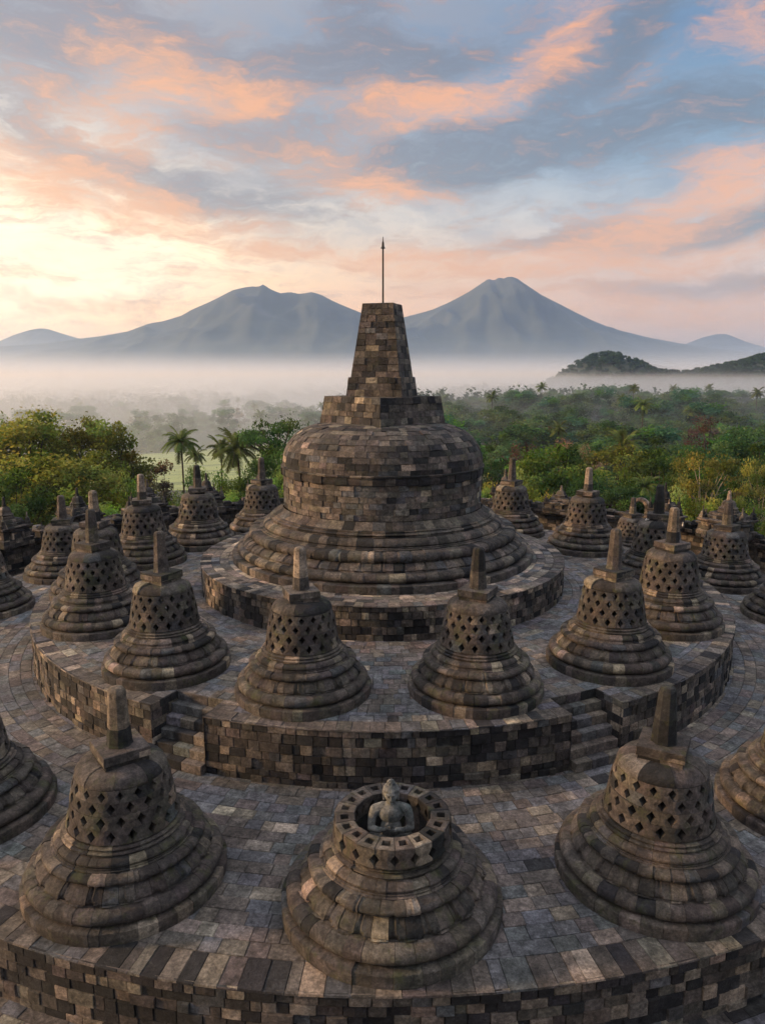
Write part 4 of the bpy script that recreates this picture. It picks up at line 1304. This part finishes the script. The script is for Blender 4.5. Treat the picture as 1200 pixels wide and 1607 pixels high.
for it in range(9000):
    if cnt >= 95: break
    y = rg.uniform(215, 620); u = rg.uniform(-60, 590)
    x = (u - 600) / 1162 * (y - CAM_Y)
    if -160 < x < -20 and 140 < y < 292: continue
    if y < 300 and u > 60 and rg.random() < .7: continue
    if not try_add(x, y, 9 + y * .01): continue
    m = rg.choices(range(5), (4, 3, 3, 1.6, .5))[0]
    if rg.random() < .1:
        place(PALMS[rg.randrange(3)], 'coconut_palm', x, y, float(tz(x, y)), rg.uniform(.9, 1.2), rg.uniform(0, 6), 'faint palm rising from the mist of the left valley', 'palm', 'palms of the misty left valley')
    else:
        place(MID[m], 'forest_tree', x, y, float(tz(x, y)) - .5, rg.uniform(.8, 1.35), rg.uniform(0, 6), 'misty tree of the valley woods on the left', 'tree', 'trees of the misty left valley', sw=rg.uniform(.95, 1.4))
    cnt += 1
# far woods, one mass
rn = np.random.default_rng(77)
mb = MB()
N = 7000
d_ = 330 * (2200 / 330) ** rn.uniform(0, 1, N) ** 1.05
u_ = rn.uniform(-120, 1320, N)
x_ = (u_ - 600) / 1162 * d_; y_ = d_ + CAM_Y
keep = ~((x_ > -170) & (x_ < -15) & (y_ < 300)) & ~((u_ < 600) & (y_ < 560)) & ~((u_ > 680) & (y_ < 370))
# patchy: clearings between belts of trees
belt = wob(x_, y_ * .6, 70, 4) + .5 * wob(x_, y_, 33, 2)
nh = 1500
u2 = rn.uniform(800, 1340, nh); d2 = rn.uniform(730, 1020, nh)
hx, hy = (u2 - 600) / 1162 * d2, d2 + CAM_Y
hk = tz(hx, hy) > -17
x_, y_, keep, belt = np.concatenate([x_, hx[hk]]), np.concatenate([y_, hy[hk]]), np.concatenate([keep, np.ones(hk.sum(), bool)]), np.concatenate([belt, np.ones(hk.sum())])
hill = (tz(x_, y_) > -22) | ((x_ > 60) & (y_ < 1300))
keep &= (belt > .0) | hill
x_, y_ = x_[keep], y_[keep]
for x, y in zip(x_, y_):
    dd = y - CAM_Y
    g = float(tz(x, y)); R = rn.uniform(3.5, 6.5) * (1 + dd / 2500); Hh = rn.uniform(9, 19)
    if g > -17 and dd > 600: R *= .55; Hh *= .34
    n = 46 if dd < 900 else 26
    d = rn.normal(0, 1, (n, 3)); d /= np.linalg.norm(d, axis=1)[:, None]
    C = np.array((x, y, g + Hh * .55)) + d * np.array((R, R, Hh * .45)) * (rn.uniform(.3, 1, n) ** .5)[:, None]
    hue = np.array((.04, .068, .03)) * rn.normal(1, .2)
    leaf_quads(mb, C, 2.0 * (1 + dd / 2000), np.clip(hue * rn.normal(1, .2, (n, 1)), .01, .2), rn, aspect=.75)
tag(mb.build('far_woods', M_LEAF), 'far woods and tree belts fading into the valley mist', 'woods', None, 'stuff')
# single trees on the crest of the hill at right
# masts in the haze
M_MAST, nt, b = new_mat('mast_paint'); b.inputs['Base Color'].default_value = (.16, .14, .14, 1)
for (u, v, y, lb) in ((95, 577, 1500, 'thin mast rising from the mist, left one of two'), (311, 576, 1500, 'thin mast rising from the mist, right one of two')):
    p = at(u, v, y); g = float(tz(p.x, y)); H_ = p.z - g
    mb = MB()
    for s in range(4):
        a = PI / 2 * s + .78
        tube(mb, [(1.9 * math.cos(a), 1.9 * math.sin(a), 0), (.5 * math.cos(a), .5 * math.sin(a), H_)], [.35, .25], 5)
        for k in range(8):
            t0, t1 = k / 8, (k + 1) / 8; b2_ = a + PI / 2
            r0, r1_ = 1.9 - 1.4 * t0, 1.9 - 1.4 * t1
            tube(mb, [(r0 * math.cos(a), r0 * math.sin(a), H_ * t0), (r1_ * math.cos(b2_), r1_ * math.sin(b2_), H_ * t1)], [.15, .15], 4)
    o = mb.build('radio_mast', M_MAST); o.location = (p.x, y, g); tag(o, lb, 'mast', 'masts in the misty valley')

# ------------------------------------------------------------------ air
def volume_mat(name, col, dens, aniso):
    m = bpy.data.materials.new(name); m.use_nodes = True
    nt = m.node_tree; nt.nodes.clear()
    out = nt.nodes.new('ShaderNodeOutputMaterial'); v = nt.nodes.new('ShaderNodeVolumePrincipled')
    v.inputs['Color'].default_value = (*col, 1); v.inputs['Density'].default_value = dens; v.inputs['Anisotropy'].default_value = aniso
    nt.links.new(v.outputs[0], out.inputs['Volume'])
    return m
def box_obj(name, x0, x1, y0, y1, z0, z1, mat):
    V = [(x, y, z) for z in (z0, z1) for x, y in ((x0, y0), (x1, y0), (x1, y1), (x0, y1))]
    mb = MB(); mb.add(V, [(3, 2, 1, 0), (4, 5, 6, 7), (0, 1, 5, 4), (1, 2, 6, 5), (2, 3, 7, 6), (3, 0, 4, 7)])
    return mb.build(name, mat)
HAZE = volume_mat('haze_air', (.50, .67, 1.0), 1.25e-4, .45)
o = box_obj('haze', -6100, 6100, -6100, 6100, -60, 640, HAZE); tag(o, kind='stuff')
# valley mist: layers that thin out upwards and rise slowly with distance; the camera stays above them
def mist_layer(prof, dens, col, aniso):
    mb = MB(); n = 48; V = []; F = []
    for (r, z) in prof:
        for k in range(n): V.append((r * math.sin(2 * PI * k / n), r * math.cos(2 * PI * k / n), z))
    L = len(prof)
    for i in range(L - 1):
        for k in range(n): F.append((i * n + (k + 1) % n, (i + 1) * n + (k + 1) % n, (i + 1) * n + k, i * n + k))
    c0 = len(V); V.append((0, 0, prof[0][1])); T3 = [(c0, (k + 1) % n, k) for k in range(n)]
    b0 = len(V); rb = prof[-1][0]
    for k in range(n): V.append((rb * math.sin(2 * PI * k / n), rb * math.cos(2 * PI * k / n), -58))
    for k in range(n): F.append(((L - 1) * n + (k + 1) % n, b0 + (k + 1) % n, b0 + k, (L - 1) * n + k))
    c1 = len(V); V.append((0, 0, -58)); T3 += [(c1, b0 + k, b0 + (k + 1) % n) for k in range(n)]
    mb.add(V, F, T3)
    tag(mb.build('mist', volume_mat('mist_air', col, dens, aniso)), kind='stuff')
for k, h in enumerate((12, 18, 25, 33, 42)):
    mist_layer([(430 + 25 * k, -24), (570 + 15 * k, 2 - k), (720, 8 + .8 * k), (900, 10 + (h - 10) * .55), (1250, h), (1600 + 60 * k, h - 4), (2000 + 90 * k, -4), (2300 + 60 * k, -22)], 1.9e-4, (.93, .93, .95), .35)
for k in range(3):
    mist_layer([(115 + 30 * k, -9 - k), (175 + 25 * k, -2 - k), (260 + 20 * k, 4 - k), (420, 6.6 - .6 * k), (640 + 30 * k, 7 - .5 * k), (760 + 40 * k, -22)], 4.5e-4, (.80, .89, 1), .45)
LAY = ((14, 2.6e-4), (24, 2.1e-4), (35, 1.8e-4), (48, 1.6e-4), (62, 1.7e-4), (78, 1.4e-4), (96, 1.2e-4), (118, 1.0e-4), (146, .8e-4), (182, .65e-4), (228, .5e-4), (288, .4e-4), (360, .3e-4))
for k, (h, dn) in enumerate(LAY):
    q = k / 12
    f_ = lambda d: 10 + (h - 10) * (d / 3900) ** 2
    pr = [(105 + 25 * k, -9 - k * .9), (210 + 22 * k, -2 - k * .5), (320 + 20 * k, 4.2 - k * .3), (620 + 12 * k, 7 + .2 * k)]
    pr += [(d, f_(d) - (1.5 if d < 1200 else 0)) for d in (1000, 1500, 2100, 2800, 3600, 4400)] + [(5900 + 10 * k, f_(4700))]
    mist_layer(pr, dn, (1 - .30 * q * q, .935 - .06 * q, .84 + .15 * q), .3)

# ------------------------------------------------------------------ sky and sun
SUN_AZ, SUN_EL = -90, 14
sd = Vector((math.sin(RAD(SUN_AZ)) * math.cos(RAD(SUN_EL)), math.cos(RAD(SUN_AZ)) * math.cos(RAD(SUN_EL)), math.sin(RAD(SUN_EL))))
sl = bpy.data.lights.new('sun', 'SUN'); sl.energy = 5.0; sl.angle = RAD(6); sl.color = (1.0, .64, .33)
so = bpy.data.objects.new('sun', sl); COL.objects.link(so)
so.rotation_euler = (-sd).to_track_quat('-Z', 'Y').to_euler()
w = bpy.data.worlds.new('World'); scene.world = w; w.use_nodes = True
nt = w.node_tree; nt.nodes.clear()
out = nt.nodes.new('ShaderNodeOutputWorld'); bg = nt.nodes.new('ShaderNodeBackground'); nt.links.new(bg.outputs[0], out.inputs[0])
sky = nt.nodes.new('ShaderNodeTexSky'); sky.sky_type = 'NISHITA'; sky.sun_disc = False
sky.sun_elevation = RAD(SUN_EL); sky.sun_rotation = RAD(SUN_AZ); sky.air_density = 1.3; sky.dust_density = 2.0
tc = nt.nodes.new('ShaderNodeTexCoord'); sp = nt.nodes.new('ShaderNodeSeparateXYZ'); nt.links.new(tc.outputs['Generated'], sp.inputs[0])
X_, Y_, Z_ = sp.outputs
az = mth(nt, 'MULTIPLY', mth(nt, 'ARCTAN2', X_, Y_), 180 / PI)      # degrees, 0 = ahead, + = right
el = mth(nt, 'MULTIPLY', mth(nt, 'ARCSINE', Z_), 180 / PI)
cb = nt.nodes.new('ShaderNodeCombineXYZ'); nt.links.new(az, cb.inputs[0]); nt.links.new(el, cb.inputs[1])
AE = cb.outputs[0]
def azel(u, v):
    a, b = (u - 600) / FPX, (803.5 - v) / FPX
    d = Vector((a, CS + b * SN, -SN + b * CS)).normalized()
    return math.degrees(math.atan2(d.x, d.y)), math.degrees(math.asin(d.z))
# wind-drawn wobble so that the cloud banks have ragged edges
def vnoise(vec, scale, detail, rough, sx, sy, rot=0.0):
    mp = nt.nodes.new('ShaderNodeMapping'); mp.inputs['Scale'].default_value = (sx, sy, 1); mp.inputs['Rotation'].default_value = (0, 0, rot); nt.links.new(vec, mp.inputs[0])
    n = nt.nodes.new('ShaderNodeTexNoise'); n.inputs['Scale'].default_value = scale; n.inputs['Detail'].default_value = detail; n.inputs['Roughness'].default_value = rough
    nt.links.new(mp.outputs[0], n.inputs['Vector'])
    return n
nA = vnoise(AE, .16, 5, .6, .55, 1.3)
vm = nt.nodes.new('ShaderNodeVectorMath'); vm.operation = 'SUBTRACT'; nt.links.new(nA.outputs['Color'], vm.inputs[0]); vm.inputs[1].default_value = (.5, .5, .5)
vs = nt.nodes.new('ShaderNodeVectorMath'); vs.operation = 'MULTIPLY'; nt.links.new(vm.outputs[0], vs.inputs[0]); vs.inputs[1].default_value = (9, 4, 0)
va = nt.nodes.new('ShaderNodeVectorMath'); va.operation = 'ADD'; nt.links.new(AE, va.inputs[0]); nt.links.new(vs.outputs[0], va.inputs[1])
WAE = va.outputs[0]
def blob(u, v, ru, rv, rot=0, amp=1.0, vec=None):
    a, e = azel(u, v)
    mp = nt.nodes.new('ShaderNodeMapping'); mp.vector_type = 'TEXTURE'
    mp.inputs['Location'].default_value = (a, e, 0); mp.inputs['Rotation'].default_value = (0, 0, RAD(rot)); mp.inputs['Scale'].default_value = (ru / 20.3, rv / 20.3, 1e3)
    nt.links.new(vec or WAE, mp.inputs[0])
    ln = nt.nodes.new('ShaderNodeVectorMath'); ln.operation = 'LENGTH'; nt.links.new(mp.outputs[0], ln.inputs[0])
    mr = nt.nodes.new('ShaderNodeMapRange'); mr.interpolation_type = 'SMOOTHERSTEP'
    nt.links.new(ln.outputs['Value'], mr.inputs[0]); mr.inputs[1].default_value = 1.25; mr.inputs[2].default_value = .0; mr.inputs[3].default_value = 0; mr.inputs[4].default_value = amp
    return mr.outputs[0]
def blobs(lst, vec=None):
    s = None
    for b_ in lst:
        o = blob(*b_, vec=vec); s = o if s is None else mth(nt, 'ADD', s, o)
    return s
# sky colours by elevation and bearing; unseen overhead stops raised to light the scene
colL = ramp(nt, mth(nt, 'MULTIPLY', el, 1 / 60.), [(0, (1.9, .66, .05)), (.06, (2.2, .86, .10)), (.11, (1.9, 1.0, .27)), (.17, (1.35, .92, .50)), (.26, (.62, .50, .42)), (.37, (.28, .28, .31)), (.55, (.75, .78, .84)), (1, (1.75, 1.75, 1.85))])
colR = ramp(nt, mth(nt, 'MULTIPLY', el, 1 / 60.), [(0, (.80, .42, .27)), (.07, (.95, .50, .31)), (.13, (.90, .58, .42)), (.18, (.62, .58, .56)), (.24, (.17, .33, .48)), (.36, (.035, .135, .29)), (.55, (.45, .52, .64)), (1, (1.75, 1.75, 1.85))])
def mrange(s, a, b, c=0, d=1, kind='SMOOTHSTEP'):
    m = nt.nodes.new('ShaderNodeMapRange'); m.interpolation_type = kind
    nt.links.new(s, m.inputs[0]); m.inputs[1].default_value = a; m.inputs[2].default_value = b; m.inputs[3].default_value = c; m.inputs[4].default_value = d
    return m.outputs[0]
side = mrange(az, -26, 24)
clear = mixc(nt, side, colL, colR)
# behind the camera the low dawn sky is blue, dimmed to darken camera-facing walls
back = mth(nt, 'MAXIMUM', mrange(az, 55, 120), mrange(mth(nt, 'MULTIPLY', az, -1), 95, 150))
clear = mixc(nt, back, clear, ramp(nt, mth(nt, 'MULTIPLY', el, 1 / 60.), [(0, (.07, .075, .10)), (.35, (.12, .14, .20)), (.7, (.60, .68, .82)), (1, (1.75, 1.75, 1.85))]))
# glow round the hidden sun, plus an off-frame blob added to warm the left
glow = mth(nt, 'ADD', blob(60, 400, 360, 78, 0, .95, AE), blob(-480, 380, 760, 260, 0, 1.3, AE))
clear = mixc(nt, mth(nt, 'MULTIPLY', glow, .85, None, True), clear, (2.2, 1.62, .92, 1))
# streaky fine cloud texture
f1 = vnoise(WAE, .55, 9, .66, .42, 1.35, .12).outputs['Fac']
f2 = vnoise(WAE, 1.6, 7, .66, .35, 1.5, -.1).outputs['Fac']
tex = mth(nt, 'ADD', mth(nt, 'MULTIPLY', f1, .68), mth(nt, 'MULTIPLY', f2, .32))
texw = mrange(tex, .36, .60, .08, 1.3)
warm = blobs([(95, 272, 210, 70, -14, 1.25), (260, 335, 230, 50, -8, 1.1), (375, 140, 150, 46, -6, 1.15), (640, 170, 170, 44, -4, 1.0), (590, 292, 150, 44, -6, 1.25), (180, 180, 200, 60, -16, .75),
              (360, 400, 160, 18, 4, .8), (620, 410, 280, 26, -3, 1.15), (330, 440, 160, 22, 0, .9), (130, 478, 260, 22, 0, .9), (60, 440, 110, 12, 0, .8), (905, 50, 90, 66, 55, 1.1), (1160, 262, 110, 52, 10, 1.15),
              (1050, 335, 190, 42, 5, 1.2), (830, 400, 280, 42, 6, 1.15), (1060, 405, 270, 36, 4, 1.1), (1180, 40, 90, 46, 0, .95), (1010, 470, 320, 34, 0, .95), (240, 95, 170, 54, -20, .8), (700, 462, 200, 20, 0, .95), (1130, 500, 180, 22, 0, .9), (480, 230, 160, 40, 0, .6), (780, 140, 150, 36, 15, .7)])
cool = blobs([(230, 50, 230, 56, -18, 1.1), (120, 232, 210, 40, -14, .9), (290, 298, 290, 44, -8, 1.15), (450, 112, 170, 42, 0, 1.05), (570, 100, 160, 44, 0, 1.1), (420, 205, 230, 54, 4, 1.05), (640, 256, 260, 46, 6, 1.3),
              (800, 232, 280, 54, 10, 1.2), (700, 112, 160, 40, 20, .95), (1100, 172, 180, 60, 8, 1.25), (990, 26, 190, 66, 35, 1.05), (1080, 370, 260, 34, 2, 1.15), (1165, 335, 130, 30, 0, 1.0), (60, 110, 140, 84, 0, 1.0), (560, 22, 150, 50, -30, .95),
              (1100, 452, 280, 20, 0, .95), (820, 385, 160, 16, 5, .8), (930, 350, 150, 18, 8, .9), (60, 20, 160, 50, 0, .8), (930, 110, 140, 40, 20, .7)])
def cover(bias, k, a, b):
    return mrange(mth(nt, 'MULTIPLY_ADD', mth(nt, 'MINIMUM', bias, 1.25), k, tex), a, b)
warm_d = cover(warm, .20, .49, .86)
cool_d = cover(cool, .225, .47, .82)
thin = mrange(vnoise(WAE, .22, 8, .65, .5, 1.3, .15).outputs['Fac'], .36, .64, .08, .78)
warmcol = mixc(nt, side, (1.08, .40, .04, 1), (1.05, .38, .07, 1))
coolcol = mixc(nt, side, (.22, .155, .145, 1), (.062, .078, .12, 1))
thincol = mixc(nt, side, (.40, .31, .27, 1), (.17, .21, .30, 1))
c = mixc(nt, mth(nt, 'MULTIPLY', thin, mth(nt, 'MULTIPLY', mrange(el, 3, 14), mrange(el, 50, 30))), clear, thincol)
c = mixc(nt, mth(nt, 'MULTIPLY', cool_d, .95), c, coolcol)
c = mixc(nt, mth(nt, 'MULTIPLY', warm_d, .9), c, warmcol)
# bright warm linings where the two meet
nish = mixc(nt, 1, sky.outputs[0], (.05, .05, .05, 1), 'MULTIPLY')
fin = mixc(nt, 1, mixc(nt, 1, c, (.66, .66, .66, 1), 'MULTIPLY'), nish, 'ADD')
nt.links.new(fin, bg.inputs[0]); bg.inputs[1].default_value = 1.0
w.cycles.sampling_method = 'MANUAL'; w.cycles.sample_map_resolution = 1024

scene.view_settings.view_transform = 'Standard'; scene.view_settings.look = 'None'
scene.view_settings.exposure = .46; scene.view_settings.gamma = 1
cy = scene.cycles
cy.volume_bounces = 8; cy.max_bounces = 9; cy.diffuse_bounces = 3; cy.glossy_bounces = 2; cy.transmission_bounces = 3
cy.transparent_max_bounces = 96
cy.use_denoising = True
cy.use_adaptive_sampling = True; cy.adaptive_threshold = .02
